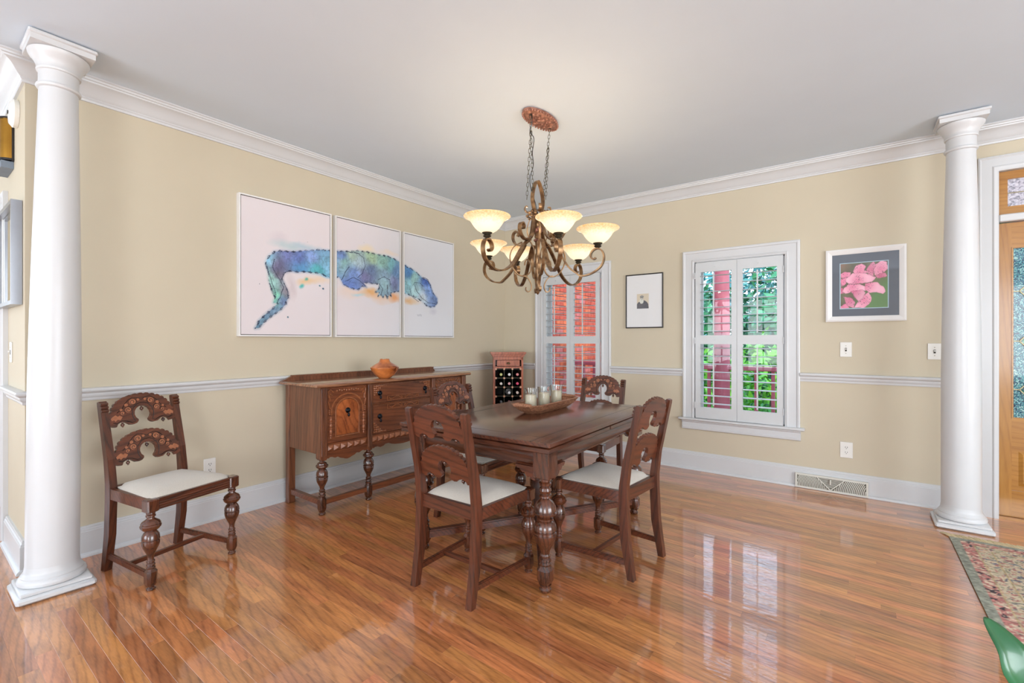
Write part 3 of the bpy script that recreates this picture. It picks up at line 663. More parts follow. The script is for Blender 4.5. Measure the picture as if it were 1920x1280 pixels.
# pink flower picture
def flower(u, v):
    x = 215+u*440; y = 225+(1-v)*440
    xx = x+(fbm(x*.02, y*.02, 1)-.5)*26; yy = y+(fbm(x*.02+9, y*.02, 4)-.5)*26
    k = fbm(x*.012, y*.012, 6)[..., None]; col = np.array([70, 66, 52])*(1-k)+np.array([124, 120, 92])*k
    gr = np.clip((x+y-900)/200, 0, 1)[..., None]; col = col*(1-gr)+np.array([92, 132, 78])*gr
    br = np.clip((330-x)/120, 0, 1)[..., None]*np.clip((320-y)/70, 0, 1)[..., None]; col = col*(1-br)+np.array([138, 104, 84])*br
    P = [([(540,250),(600,215),(650,235),(655,310),(610,350),(540,355),(525,310)],(590,300)),([(460,300),(490,240),(530,222),(548,260),(525,300),(530,360),(480,345)],(500,290)),([(335,300),(360,250),(420,232),(452,270),(440,300),(485,330),(400,335),(350,330)],(400,300)),([(215,320),(260,300),(315,308),(300,355),(220,365)],(260,335)),([(530,360),(640,340),(655,372),(560,388)],(590,365)),([(215,372),(268,360),(275,425),(215,445)],(240,400)),([(262,372),(330,320),(420,328),(500,342),(545,382),(505,425),(400,425),(300,425),(270,405)],(380,400)),([(250,555),(320,565),(355,620),(345,665),(280,640)],(300,590)),([(385,600),(420,560),(480,515),(508,570),(490,625),(430,665),(345,662)],(440,590)),([(215,640),(270,618),(305,665),(215,665)],(250,645)),([(215,520),(215,450),(245,470),(255,520)],(230,480)),([(235,500),(255,455),(300,428),(400,430),(472,458),(452,500),(350,505),(262,525)],(330,460)),([(455,430),(560,428),(612,458),(638,512),(612,542),(560,522),(490,522),(448,490)],(470,450)),([(318,500),(430,488),(452,520),(425,572),(382,598),(340,562)],(350,500))]
    for i, (pl_, c) in enumerate(P):
        ins = inpoly(xx, yy, pl_); d = dline(xx, yy, pl_, True); dc = np.hypot(x-c[0], y-c[1])
        f = np.clip(1-dc/95, 0, 1)[..., None]; pc = np.array([242, 172, 196])*(1-f)+np.array([222, 116, 152])*f
        pc = pc+np.clip(d/22, 0, 1)[..., None]*np.array([6, 14, 12])-18*((i % 3) == 1); ed = np.clip(1-d/4, 0, 1)[..., None]; pc = pc*(1-.22*ed)
        sp = ((vnoise(x*.16, y*.16, 30+i) > .82)&(dc < 60))[..., None]; pc = pc*(1-.45*sp)
        col = np.where(ins[..., None], pc, col)
    return col
fx0, fx1, fz0, fz1 = -.212, .296, 1.392, 1.976
t = thing('framed_picture', 'framed photograph of pink flowers in a white frame with dark mat', 'picture', ((fx0+fx1)/2, YW, fz0), 0)
fcx = (fx0+fx1)/2
def wall_frame(t, hw, h, fw, dep, mf, mid=None):
    b = MB(); pr_ = [(0, -.002), (0, -dep), (fw*.3, -dep-.004), (fw*.75, -dep+.002), (fw, -dep+.008), (fw, -.002)]; k = len(pr_); vs = []
    for (px, pz, ox, oz) in ((-hw, 0, 1, 1), (hw, 0, -1, 1), (hw, h, -1, -1), (-hw, h, 1, -1)):
        for q, y_ in pr_: vs.append((px+ox*q, y_, pz+oz*q))
    b.add(vs, [(i*k+j, i*k+(j+1) % k, ((i+1) % 4)*k+(j+1) % k, ((i+1) % 4)*k+j) for i in range(4) for j in range(k)]); b.build('frame', mf, t, ang=20)
M_matd = mat('slate_mat', (88, 96, 108), .55, var=.02, coat=.9, coatr=.02)
wall_frame(t, (fx1-fx0)/2, fz1-fz0, .043, .022, M_frw)
h_ = fz1-fz0
MB().box(-(fx1-fx0)/2+.03, (fx1-fx0)/2-.03, -.012, -.003, .03, h_-.03).build('mat_board', M_matd, t, smooth=False)
px0, px1 = -.155, .143; pz0, pz1 = .107, h_-.118
b = MB(); framed(b, px0-.006, px1+.006, pz0-.006, pz1+.006, .006, .006, -.0135, -.012); b.build('mat_edge', mat('mat_edge', (176, 200, 214), .5), t, smooth=False)
raster('print', (px0, -.013, pz0), (px1-px0, 0, 0), (0, 0, pz1-pz0), 150, 170, flower, M_print, t)
# small portrait engraving
def portrait(u, v):
    n = fbm(u*30, v*30, 3)[..., None]; col = np.array([214, 202, 180])*(.95+.06*n)+0*u[..., None]
    def m(cx_, cz_, rx, rz): return np.hypot((u-cx_)/rx, (v-cz_)/rz) < 1
    body = inpoly(u, v, [(0, 0), (1, 0), (.96, .3), (.82, .46), (.6, .56), (.36, .52), (.1, .42), (0, .3)])
    tex = (vnoise(u*40, v*60, 5)*.3+.75)[..., None]
    col = np.where(body[..., None], np.array([98, 98, 106])*tex, col)
    col = np.where(m(.42, .66, .15, .2)[..., None], np.array([196, 190, 178]), col)
    col = np.where((m(.42, .80, .17, .09))[..., None], np.array([150, 150, 148])*tex, col)
    col = np.where(m(.40, .5, .17, .17)[..., None], np.array([222, 224, 214])*(.9+.12*n), col)
    col = np.where((m(.36, .70, .03, .02)|m(.48, .70, .03, .02)|m(.42, .60, .06, .015))[..., None], np.array([110, 106, 104]), col)
    return col
t = thing('framed_picture', 'thin black frame with small bearded-man portrait on a wide white mat', 'picture', (-1.757, YW, 1.367), 0)
hw_, h_ = .196, .556
wall_frame(t, hw_, h_, .012, .018, M_frb)
MB().box(-hw_+.008, hw_-.008, -.012, -.003, .008, h_-.008).build('mat_board', mat('white_mat', (224, 224, 224), .5, var=.005, coat=.6, coatr=.03), t, smooth=False)
raster('print', (-.075, -.0126, .20), (.125, 0, 0), (0, 0, .152), 60, 72, portrait, M_print, t)

# hall mirror
M_mir = mat('mirror_glass', (235, 240, 240), .02, metal=1., var=0)
M_sil = mat('silver_frame', (158, 160, 166), .28, metal=.8, var=.03)
t = thing('wall_mirror', 'silver-framed mirror on the wall left of the left column', 'mirror', (-3.95, YH, 1.435), 0)
b = MB(); framed(b, -.315, .315, 0, .565, .022, .022, -.045, -.002); b.build('frame', M_sil, t, smooth=False)
MB().box(-.29, .29, -.02, -.004, .024, .541).build('mirror_glass', M_mir, t, smooth=False)
# door chime and round detector on the hall wall
M_brass = mat('brass_tube', (190, 140, 60), .25, metal=1., var=.08)
t = thing('door_chime', 'brass door chime with black trim high on the wall at the left edge', 'chime', (-4.07, YH, 2.285), 0)
def dplan(w_, d_, n=8): return [(-w_, 0)]+[(-w_+d_-d_*math.cos(PI/2*k/n), -d_*math.sin(PI/2*k/n)) for k in range(1, n+1)]+[(w_-d_+d_*math.sin(PI/2*k/n), -d_*math.cos(PI/2*k/n)) for k in range(0, n)]+[(w_, 0)]
b = MB(); b.box(-.145, .145, -.010, -.001, -.005, .255); b.prism(dplan(.140, .060), 0, .012, 'z'); b.prism(dplan(.140, .060), .240, .25, 'z'); b.build('case', M_frb, t)
b = MB(); b.prism([(x, y_-.004) for x, y_ in dplan(.132, .052)], .012, .240, 'z'); b.build('brass_cover', M_brass, t)
b = MB(); b.box(-.12, .125, -.052, -.001, -.045, -.005); b.build('sound_port', mat('blue_grey_plastic', (120, 132, 146), .5), t)
t = thing('round_detector', 'round white detector disc on the wall just right of the door chime', 'detector', (-3.80, YH, 2.515), 0)
b = MB(); b.M = Matrix.Rotation(PI/2, 4, 'X'); b.lathe([(.075, .001), (.077, .02), (.06, .034), (.02, .038)], 28); b.build('cover', M_plast, t)
b = MB(); b.M = Matrix.Rotation(PI/2, 4, 'X'); b.lathe([(.010, .038), (.010, .042)], 10); b.build('test_button', M_dkhole, t)

# ------------------------------------------------------------------ chairs
def arch_outline(hw=.167):
    """rail outline (x,z): scalloped arch above, scrolled lower edge with round cut-out"""
    top = []; n = 15
    for i in range(n+1):
        a = PI*(i/n); x = -hw*math.cos(a)*.90; z = .052+.110*math.sin(a)**.85 if 0 < i < n else .052
        top.append((x, z))
    pts = [(-hw, .0), (-hw, .062), (-hw*.93, .066)]
    for i in range(n):
        x0, z0 = top[i]; x1, z1 = top[i+1]; mx, mz = (x0+x1)/2, (z0+z1)/2; dx, dz = x1-x0, z1-z0; L = math.hypot(dx, dz) or 1
        nx, nz = -dz/L, dx/L
        if x0 > -hw*.92 and i > 0: pts.append((x0, z0))
        pts += [(x0+dx*.3+nx*.0065, z0+dz*.3+nz*.0065), (x0+dx*.7+nx*.0065, z0+dz*.7+nz*.0065)]
    pts += [(hw*.93, .066), (hw, .062), (hw, .0)]
    low = [(.150, -.010), (.136, -.012), (.128, .004), (.108, .013), (.088, .008), (.070, -.006), (.052, -.008), (.038, -.004), (.028, .006)]
    r = .043; c = (0, .050)
    cut = []
    for i in range(13):
        a = math.radians(-52+i*(284/12)); cut.append((c[0]+r*math.cos(a), c[1]+r*math.sin(a)))
    return pts+low+cut+[(-x, z) for x, z in low[::-1]]
ARCH = arch_outline()
def spiral(cx_, cz_, r0, turns, a0, s=1, n=18):
    return [(cx_+s*r0*(1-.8*i/n)*math.cos(a0+turns*2*PI*i/n), cz_+r0*(1-.8*i/n)*math.sin(a0+turns*2*PI*i/n)) for i in range(n+1)]
TURN = [(.016, 0), (.018, .004), (.018, .012), (.014, .018), (.022, .024)]
def leg_profile():
    return [(.012, .104), (.019, .108), (.020, .114), (.015, .119), (.019, .124), (.019, .130), (.015, .135), (.018, .140), (.018, .146), (.014, .151), (.0135, .165), (.017, .180), (.026, .200), (.034, .218), (.038, .234), (.038, .246), (.034, .250), (.039, .254), (.037, .272), (.030, .286), (.024, .293), (.027, .297), (.036, .304), (.043, .314), (.045, .322), (.040, .328), (.042, .332), (.036, .342), (.024, .350), (.017, .356), (.016, .362), (.021, .366), (.021, .372), (.017, .376), (.020, .381), (.020, .392)]
def seat_mesh(m, parent):
    nu, nv = 13, 11; b = MB(); vs = []
    for j in range(nv):
        for i in range(nu):
            u = -1+2*i/(nu-1); v = -1+2*j/(nv-1)
            hw = .172+(.216-.172)*(v+1)/2; x = u*hw; y_ = -.188+.388*(v+1)/2
            # rounded corners
            k = (abs(u)**8+abs(v)**8); s_ = 1/max(1, k)**(1/16.)*1.0
            z = .452+.024*max(0, 1-max(abs(u), abs(v))**5)**.5+.010*(1-u*u)*(1-v*v)
            vs.append((x*s_, y_*s_+.006*(1-s_), z))
    fs = [(j*nu+i, j*nu+i+1, (j+1)*nu+i+1, (j+1)*nu+i) for j in range(nv-1) for i in range(nu-1)]
    b.add(vs, fs); rim = [i for i in range(nu)]+[j*nu+nu-1 for j in range(1, nv)]+[(nv-1)*nu+i for i in range(nu-2, -1, -1)]+[j*nu for j in range(nv-2, 0, -1)]
    low = [(vs[i][0]*.99, vs[i][1]*.99, .438) for i in rim]; o = len(vs); b.add(low, []); n = len(rim)
    for i in range(n): j = (i+1) % n; b.f.append([rim[j], rim[i], o+i, o+j]); b.mi.append(0); b.rn.append(0)
    b.f.append([o+i for i in range(n)][::-1]); b.mi.append(0); b.rn.append(0)
    return b.build('seat_cushion', m, parent, ang=60)
def make_chair(label):
    t = thing('dining_chair', label, 'chair', group='carved oak dining chairs')
    for s in (-1, 1):
        prof_f = [(-.228, 0), (-.188, .20), (-.178, .40), (-.180, .47), (-.200, .60), (-.274, .900), (-.282, .908), (-.300, .902), (-.298, .885)]
        prof_b = [(-.238, .60), (-.224, .47), (-.224, .40), (-.234, .20), (-.262, 0)]
        b = MB(); b.prism(prof_f+prof_b, s*.183-.0175, s*.183+.0175, 'x')
        b.build('back_post', M_ch, t, smooth=False)
        b = MB()   # three rolled notches on the front of the post top
        for k in range(3):
            z = .893-k*.018; y_ = -.274+(.9-z)*.24
            b.tube([(s*.183-.017, y_+.002, z), (s*.183+.017, y_+.002, z)], .0085, 8, up=(0, 0, 1))
        b.build('post_scroll', M_ch, t)
        x, y_ = s*.213, .197
        b = MB(); b.cbox(x-.028, x+.028, y_-.028, y_+.028, .388, .452, .006)
        b.lathe(leg_profile(), 18, (x, y_)); b.lathe([(.016, 0), (.020, .004), (.020, .010), (.015, .015), (.015, .020), (.020, .026)], 14, (x, y_))
        k = .0245; b.M = Matrix.Translation((x, y_, 0)); q = .012
        pl_ = [(-k+q, -k), (k-q, -k), (k, -k+q), (k, k-q), (k-q, k), (-k+q, k), (-k, k-q), (-k, -k+q)]
        vs = [(a*.72, c*.72, .022) for a, c in pl_]+[(a, c, .040) for a, c in pl_]+[(a, c, .092) for a, c in pl_]+[(a*.6, c*.6, .107) for a, c in pl_]
        b.add(vs, [tuple(range(7, -1, -1)), tuple(range(24, 32))]+[(r*8+i, r*8+(i+1) % 8, r*8+8+(i+1) % 8, r*8+8+i) for r in range(3) for i in range(8)])
        b.build('front_leg', M_chleg, t, ang=27)
        b = MB(); b.bar((s*.188, -.185, .421), (s*.213, .17, .421), .020, .056); b.build('side_rail', M_chh, t, smooth=False)
        b = MB(); b.bar((s*.184, -.215, .082), (s*.213, .178, .070), .019, .024); b.bar((s*.184, -.215, .096), (s*.213, .178, .084), .010, .006); b.build('side_stretcher', M_chh, t, smooth=False)
    b = MB(); b.bar((-.166, -.198, .424), (.166, -.198, .424), .022, .064); b.build('back_rail', M_chh, t, smooth=False)
    b = MB(); b.bar((-.186, .203, .421), (.186, .203, .421), .022, .056)
    for k in range(3): b.tube([(-.186, .2145, .403+k*.012), (.186, .2145, .403+k*.012)], .0045, 6)
    b.build('front_rail', M_chh, t, smooth=False)
    b = MB(); b.bar((-.197, -.02, .078), (.197, -.02, .078), .018, .022); b.build('cross_stretcher', M_chh, t, smooth=False)
    seat_mesh(M_fab, t)
    tilt = math.atan2(.074, .30)
    for zb in (.772, .568):
        yb = -.200-(zb-.60)*.247-.012
        R = Matrix.Translation((0, yb, zb)) @ Matrix.Rotation(tilt, 4, 'X')
        b = MB(); b.M = R; b.prism(ARCH, -.010, .010, 'y'); rail = b.build('carved_rail', M_chh, t, smooth=False)
        # carving on the front face: copper-toned leaves and scrolls ringed by cut grooves
        yf = .0105
        for s in (-1, 1):
            b = MB(); b.M = R
            for (cx_, cz_, r_) in ((.046*s, .118, .019), (.072*s, .076, .018), (.100*s, .060, .012), (.018*s, .129, .008), (.080*s, .104, .010), (.107*s, .080, .008)):
                b.prism([(cx_+r_*.9*math.cos(a*PI/6), cz_+r_*.9*math.sin(a*PI/6)) for a in range(12)], yf-.001, yf+.0022, 'y')
            lf = [(.104, .040), (.118, .050), (.126, .044), (.136, .054), (.150, .046), (.160, .036), (.156, .024), (.146, .028), (.140, .018), (.128, .028), (.116, .024), (.110, .032)]
            b.prism([(x*s, z) for x, z in lf], yf-.001, yf+.0022, 'y')
            b.build('leaf_carving', M_carveL, rail)
        b = MB(); b.M = R
        for s in (-1, 1):
            for (cx_, cz_, r_, a0, tn) in ((.046*s, .118, .019, 2.4, 1.3), (.072*s, .076, .018, 1.2, 1.35), (.100*s, .060, .012, 1.0, 1.1)):
                b.tube([(x, yf+.0012, z) for x, z in spiral(cx_, cz_, r_, tn, a0, s)], .0021, 5, up=(0, 1, 0))
            b.tube([(x*s, yf, z) for x, z in [(.150, .014), (.134, .006), (.110, .020), (.086, .016), (.060, .002), (.044, .008), (.052, .030), (.055, .052), (.048, .080), (.030, .102), (.010, .112), (0, .110)]], .0022, 5, up=(0, 1, 0))
            b.tube([(x*s, yf, z) for x, z in [(0, .128), (.012, .136), (.026, .142), (.046, .144), (.066, .132), (.084, .112), (.100, .086), (.126, .066)]], .0018, 5, up=(0, 1, 0))
        b.build('carved_groove', M_carveD, rail)
        for x, z in ((-.104, .012), (.104, .012), (0, .092)):
            b = MB(); b.M = R
            b.tube([(x, 0, z+.002), (x, 0, z-.008)], .004, 8, up=(0, 1, 0)); b.ball((x, 0, z-.015), .0095, 10); b.ball((x, 0, z-.025), .0045, 8)
            b.build('drop_finial', M_chleg, rail)
    b = MB()
    for x, y_ in ((-.183, -.245), (.183, -.245)): b.lathe([(.012, 0), (.012, .004)], 10, (x, y_))
    b.build('glide', M_plast, t)
    return t
c0 = make_chair('lone carved oak chair with cream seat standing by the left wall')
chairs = [(-3.060, .925, 13.9-90, None), (-1.622, 1.835, 1.5, 'carved oak chair seen from behind, pushed to the near end of the table'),
          (-1.165, 2.49, 175-90, 'carved oak chair on the right long side of the table, back toward the rug'),
          (-2.13, 2.475, -90, 'carved oak chair on the left long side of the table, in front of the sideboard'),
          (-1.775, 3.42, 180, 'carved oak chair at the far end of the table, in front of the left window')]
for x, y_, a, lb in chairs:
    o = c0 if lb is None else copy_tree(c0)
    o.location = (x, y_, 0); o.rotation_euler = (0, 0, math.radians(a))
    if lb: o['label'] = lb

# ------------------------------------------------------------------ dining table
t = thing('dining_table', 'dark oak draw-leaf dining table with bulbous turned legs and inlaid top', 'table', (-1.679, 2.536, 0), math.radians(2.2))
LX, LY = .418, .625
for sx_ in (-1, 1):
    for sy_ in (-1, 1):
        x, y_ = sx_*LX, sy_*LY; b = MB()
        b.cbox(x-.046, x+.046, y_-.046, y_+.046, .565, .704, .004)
        b.lathe([(.020, .128), (.030, .134), (.032, .142), (.026, .150), (.031, .156), (.031, .166), (.025, .172), (.026, .182), (.022, .190), (.024, .205), (.034, .225), (.046, .246), (.055, .270), (.057, .284), (.053, .288), (.058, .292), (.058, .300), (.052, .304), (.057, .310), (.055, .330), (.046, .346), (.034, .354), (.040, .358), (.041, .366), (.034, .370), (.030, .374), (.044, .379), (.056, .386), (.058, .394), (.052, .400), (.056, .404), (.053, .424), (.042, .444), (.029, .456), (.022, .462), (.030, .468), (.030, .476), (.022, .482), (.028, .490), (.032, .502), (.028, .514), (.021, .520), (.030, .528), (.032, .538), (.024, .546), (.026, .566)], 28, (x, y_))
        b.lathe([(.022, 0), (.028, .006), (.030, .016), (.024, .024), (.024, .032), (.032, .040)], 18, (x, y_))
        k = .036; q = .016; b.M = Matrix.Translation((x, y_, 0)); pl_ = [(-k+q, -k), (k-q, -k), (k, -k+q), (k, k-q), (k-q, k), (-k+q, k), (-k, k-q), (-k, -k+q)]
        vs = [(a*.7, c*.7, .036) for a, c in pl_]+[(a, c, .062) for a, c in pl_]+[(a, c, .112) for a, c in pl_]+[(a*.6, c*.6, .134) for a, c in pl_]
        b.add(vs, [tuple(range(7, -1, -1)), tuple(range(24, 32))]+[(r*8+i, r*8+(i+1) % 8, r*8+8+(i+1) % 8, r*8+8+i) for r in range(3) for i in range(8)])
        b.build('leg', M_chleg, t, ang=27)
b = MB(); b.cbox(-.508, .508, -.738, .738, .737, .760, .004); top = b.build('tabletop', M_table, t)
b = MB(); e = .0004
for yy in (-.628, .628): b.box(-.508, .508, yy-.0012, yy+.0012, .7598, .7598+e*1.6)
for xx in (-.400, .400): b.box(xx-.0012, xx+.0012, -.738, .738, .7598, .7598+e*1.6)
b.build('inlay_line', M_ink, top, smooth=False)
for s in (-1, 1):
    b = MB(); ya, yb = (.006, .730) if s > 0 else (-.730, -.006); b.cbox(-.500, .500, ya, yb, .708, .732, .003); b.build('draw_leaf', M_tabs, t, label=None)
# aprons with a rounded moulding, and scalloped brackets
AP = [(0, .612), (.010, .612), (.012, .620), (.020, .626), (.028, .640), (.032, .660), (.030, .680), (.022, .692), (.014, .698), (.012, .706), (0, .706)]
def apron(x0_, y0_, x1_, y1_, name, par):
    d = Vector((x1_-x0_, y1_-y0_)); d.normalize(); n = Vector((d.y, -d.x)); b = MB(); k = len(AP)
    vs = [(p[0]+n.x*(q-.012), p[1]+n.y*(q-.012), z) for p in ((x0_, y0_), (x1_, y1_)) for q, z in AP]
    b.add(vs, [(j, k+j, k+j+1, j+1) for j in range(k-1)]+[tuple(range(k)), tuple(range(2*k-1, k-1, -1)), (0, k-1, 2*k-1, k)])
    ap = b.build(name, M_tabs, par, ang=30)
    # scalloped bracket at both ends
    L = (Vector((x1_-x0_, y1_-y0_))).length
    sh = [(0, .612), (0, .545), (.018, .548), (.030, .560), (.042, .556), (.052, .566), (.060, .578), (.074, .576), (.084, .584), (.090, .594), (.104, .593), (.114, .600), (.120, .612)]
    for e_ in (0, 1):
        b = MB(); b.M = Matrix.Translation((x0_ if not e_ else x1_, y0_ if not e_ else y1_, 0)) @ Matrix.Rotation(math.atan2(d.y, d.x)+(PI if e_ else 0), 4, 'Z')
        b.prism(sh, -.011, .011, 'y'); b.build('scalloped_bracket', M_chh, ap, smooth=False)
apron(-LX+.046, -LY-.012, LX-.046, -LY-.012, 'apron', t); apron(LX-.046, LY+.012, -LX+.046, LY+.012, 'apron', t)
apron(LX+.012, -LY+.046, LX+.012, LY-.046, 'apron', t); apron(-LX-.012, LY-.046, -LX-.012, -LY+.046, 'apron', t)
for s in (-1, 1):
    b = MB(); b.bar((-LX+.02, -s*LY*.97, .088), (LX-.02, s*LY*.97, .088), .052, .034); b.bar((-LX+.02, -s*LY*.97, .108), (LX-.02, s*LY*.97, .108), .034, .008)
    b.build('cross_stretcher', M_chh, t, smooth=False)

# ------------------------------------------------------------------ tray and candles on the table
M_tray = mat('carved_tray_wood', (176, 124, 92), .55, c2=(116, 70, 48), nscale=18, stretch=(6, 1.5, 6), bump=.4)
t = thing('wooden_tray', 'rustic oblong wooden dough-bowl tray at the centre of the table', 'tray', (-1.735, 2.72, .7605), math.radians(3))
b = MB(); L1, W1_, L0, W0, H = .325, .110, .235, .062, .062
def ring(l, w_, z, c=.045):
    return [(-w_+c, -l, z), (w_-c, -l, z), (w_, -l+c, z), (w_, l-c, z), (w_-c, l, z), (-w_+c, l, z), (-w_, l-c, z), (-w_, -l+c, z)]
rr = [ring(L0, W0, 0), ring(L0+.05, W0+.028, .028), ring(L1, W1_, H), ring(L1-.010, W1_-.010, H+.003), ring(L0+.045, W0+.020, .032), ring(L0, W0-.004, .014)]
vs = [p for r in rr for p in r]; fs = [tuple(range(7, -1, -1)), tuple(range(40, 48))]+[(r*8+i, r*8+(i+1) % 8, r*8+8+(i+1) % 8, r*8+8+i) for r in range(5) for i in range(8)]
b.add(vs, fs); b.build('bowl', M_tray, t, smooth=False)
for s in (-1, 1):
    b = MB(); b.tube([(-.062, s*(L1-.012), H), (0, s*(L1-.012), H+.002), (.062, s*(L1-.012), H)], .013, 12); b.build('rolled_end', M_tray, t)
M_cg = bpy.data.materials.new('clear_glass'); M_cg.use_nodes = True; _b = M_cg.node_tree.nodes['Principled BSDF']; _b.inputs['Base Color'].default_value = (.97, 1, .99, 1); _b.inputs['Roughness'].default_value = .02; set_in(_b, 'Transmission Weight', 1.); _b.inputs['IOR'].default_value = 1.42
M_wax = mat('ivory_wax', (236, 222, 198), .45, var=.03, nscale=30); set_in(M_wax.node_tree.nodes['Principled BSDF'], 'Subsurface Weight', .15); set_in(M_wax.node_tree.nodes['Principled BSDF'], 'Subsurface Radius', (.02, .015, .01))
M_wick = mat('wick', (50, 40, 34), .8)
for (x, y_, lb) in ((-1.742, 2.535, 'ivory pillar candle in a clear glass hurricane, nearest in the tray'), (-1.738, 2.690, 'ivory pillar candle in a clear glass hurricane, middle of the tray'), (-1.734, 2.850, 'ivory pillar candle in a clear glass hurricane, farthest in the tray')):
    t = thing('candle_holder', lb, 'candle', (x, y_, .775), 0, 'three glass candle holders in the tray')
    b = MB(); pr_ = [(.040, 0), (.043, .004), (.0425, .06), (.0415, .11), (.044, .145), (.0415, .145), (.039, .11), (.040, .06), (.0405, .010), (.030, .008)]
    vs = []; sg = 28
    for r, z in pr_:
        for i in range(sg): a = 2*PI*i/sg; vs.append((r*math.cos(a), r*math.sin(a), z))
    fs = [(k*sg+i, k*sg+(i+1) % sg, (k+1)*sg+(i+1) % sg, (k+1)*sg+i) for k in range(len(pr_)-1) for i in range(sg)]+[tuple(range(sg-1, -1, -1)), tuple((len(pr_)-1)*sg+i for i in range(sg))]
    b.add(vs, fs); b.build('glass_hurricane', M_cg, t)
    b = MB(); b.lathe([(.034, .012), (.0365, .016), (.0365, .100), (.034, .104), (.012, .102)], 28); b.build('pillar_candle', M_wax, t)
    b = MB(); b.tube([(0, 0, .100), (.001, 0, .108), (.003, 0, .114)], .0012, 6, up=(0, 1, 0)); b.build('wick', M_wick, t)
M_peb = mat('sea_glass', (90, 165, 160), .3, c2=(40, 100, 100), nscale=40)
pv = MB(); pv.ball((0, 0, 0), .009, 8, .005); p0 = None
for i in range(9):
    x = -1.735+random.uniform(-.03, .03); y_ = 2.505+i*.053; 
    for cy_ in (2.535, 2.69, 2.85):
        if abs(y_-cy_) < .050: x = -1.738+(.050 if i % 2 else -.050)
    if p0 is None: p0 = pv.build('glass_pebble', M_peb); o = p0; tag(o, 'small green glass pebble lying in the wooden tray', 'pebble', 'glass pebbles in the tray')
    else: o = p0.copy(); C.objects.link(o)
    o.location = (x, y_, .7805)

# ------------------------------------------------------------------ sideboard
t = thing('sideboard', 'carved oak sideboard with turned legs against the left wall', 'sideboard', (-3.275, 2.55, 0), PI/2)
FX = [-.725, -.335, .335, .725]; FY = -.222
for x in FX:
    b = MB()
    b.lathe([(.016, .128), (.024, .132), (.025, .140), (.019, .146), (.024, .152), (.024, .160), (.018, .166), (.021, .172), (.021, .178), (.015, .184), (.017, .200), (.026, .218), (.036, .238), (.040, .256), (.037, .262), (.041, .266), (.041, .272), (.036, .276), (.040, .284), (.038, .304), (.030, .320), (.024, .326), (.026, .330), (.038, .338), (.043, .346), (.042, .354), (.034, .360), (.032, .368), (.020, .376), (.016, .384), (.021, .388), (.021, .394), (.018, .405)], 22, (x, FY))
    b.lathe([(.020, 0), (.024, .006), (.024, .014), (.019, .020), (.022, .028)], 16, (x, FY))
    k = .026; q = .011; b.M = Matrix.Translation((x, FY, 0)); pl_ = [(-k+q, -k), (k-q, -k), (k, -k+q), (k, k-q), (k-q, k), (-k+q, k), (-k, k-q), (-k, -k+q)]
    vs = [(a*.7, c*.7, .024) for a, c in pl_]+[(a, c, .046) for a, c in pl_]+[(a, c, .112) for a, c in pl_]+[(a*.6, c*.6, .132) for a, c in pl_]
    b.add(vs, [tuple(range(7, -1, -1)), tuple(range(24, 32))]+[(r*8+i, r*8+(i+1) % 8, r*8+8+(i+1) % 8, r*8+8+i) for r in range(3) for i in range(8)])
    b.build('leg', M_chleg, t, ang=27)
    b = MB(); outer = abs(x) > .5; w_ = .028 if outer else .022
    yq = -.248 if outer else -.243
    b.box(x-w_, x+w_, yq, -.19, .402, .907); b.prism([(x-w_, .402), (x-w_*.6, .388), (x+w_*.6, .388), (x+w_, .402)], yq, -.19, 'y')
    for k2 in range(3): xx = x+(k2-1)*w_*.55; b.tube([(xx, yq, .42), (xx, yq, .895)], .0045, 6, up=(0, 1, 0))
    b.build('reeded_post', M_sb, t)
for x in (-.725, .725): b = MB(); b.cbox(x-.026, x+.026, .19, .242, 0, .907, .004); b.build('back_leg', M_sb, t)
b = MB(); b.box(-.72, .72, -.225, .24, .470, .907); b.box(-.745, -.72, -.20, .20, .430, .907); b.box(.72, .745, -.20, .20, .430, .907); b.build('carcase', M_sb, t, smooth=False)
b = MB(); b.cbox(-.800, .800, -.278, .250, .907, .930, .006); b.build('top', M_sbt, t)
b = MB(); b.prism([(-.79, .930), (-.72, .962), (-.71, .972), (.75, .972), (.76, .962), (.79, .930)], .215, .240, 'y'); b.bar((-.722, .212, .966), (.762, .212, .966), .014, .010); b.build('back_board', M_sb, t, smooth=False)
for xa, xb, z in ((-.725, -.335, .088), (-.335, .335, .088), (.335, .725, .088)):
    b = MB(); b.bar((xa+.02, FY, z), (xb-.02, FY, z), .030, .044 if xa == -.335 else .034); b.build('stretcher', M_sbh, t, smooth=False)
for x in (-.725, .725): b = MB(); b.bar((x, FY+.02, .088), (x, .2, .088), .030, .036); b.build('stretcher', M_sbh, t, smooth=False)
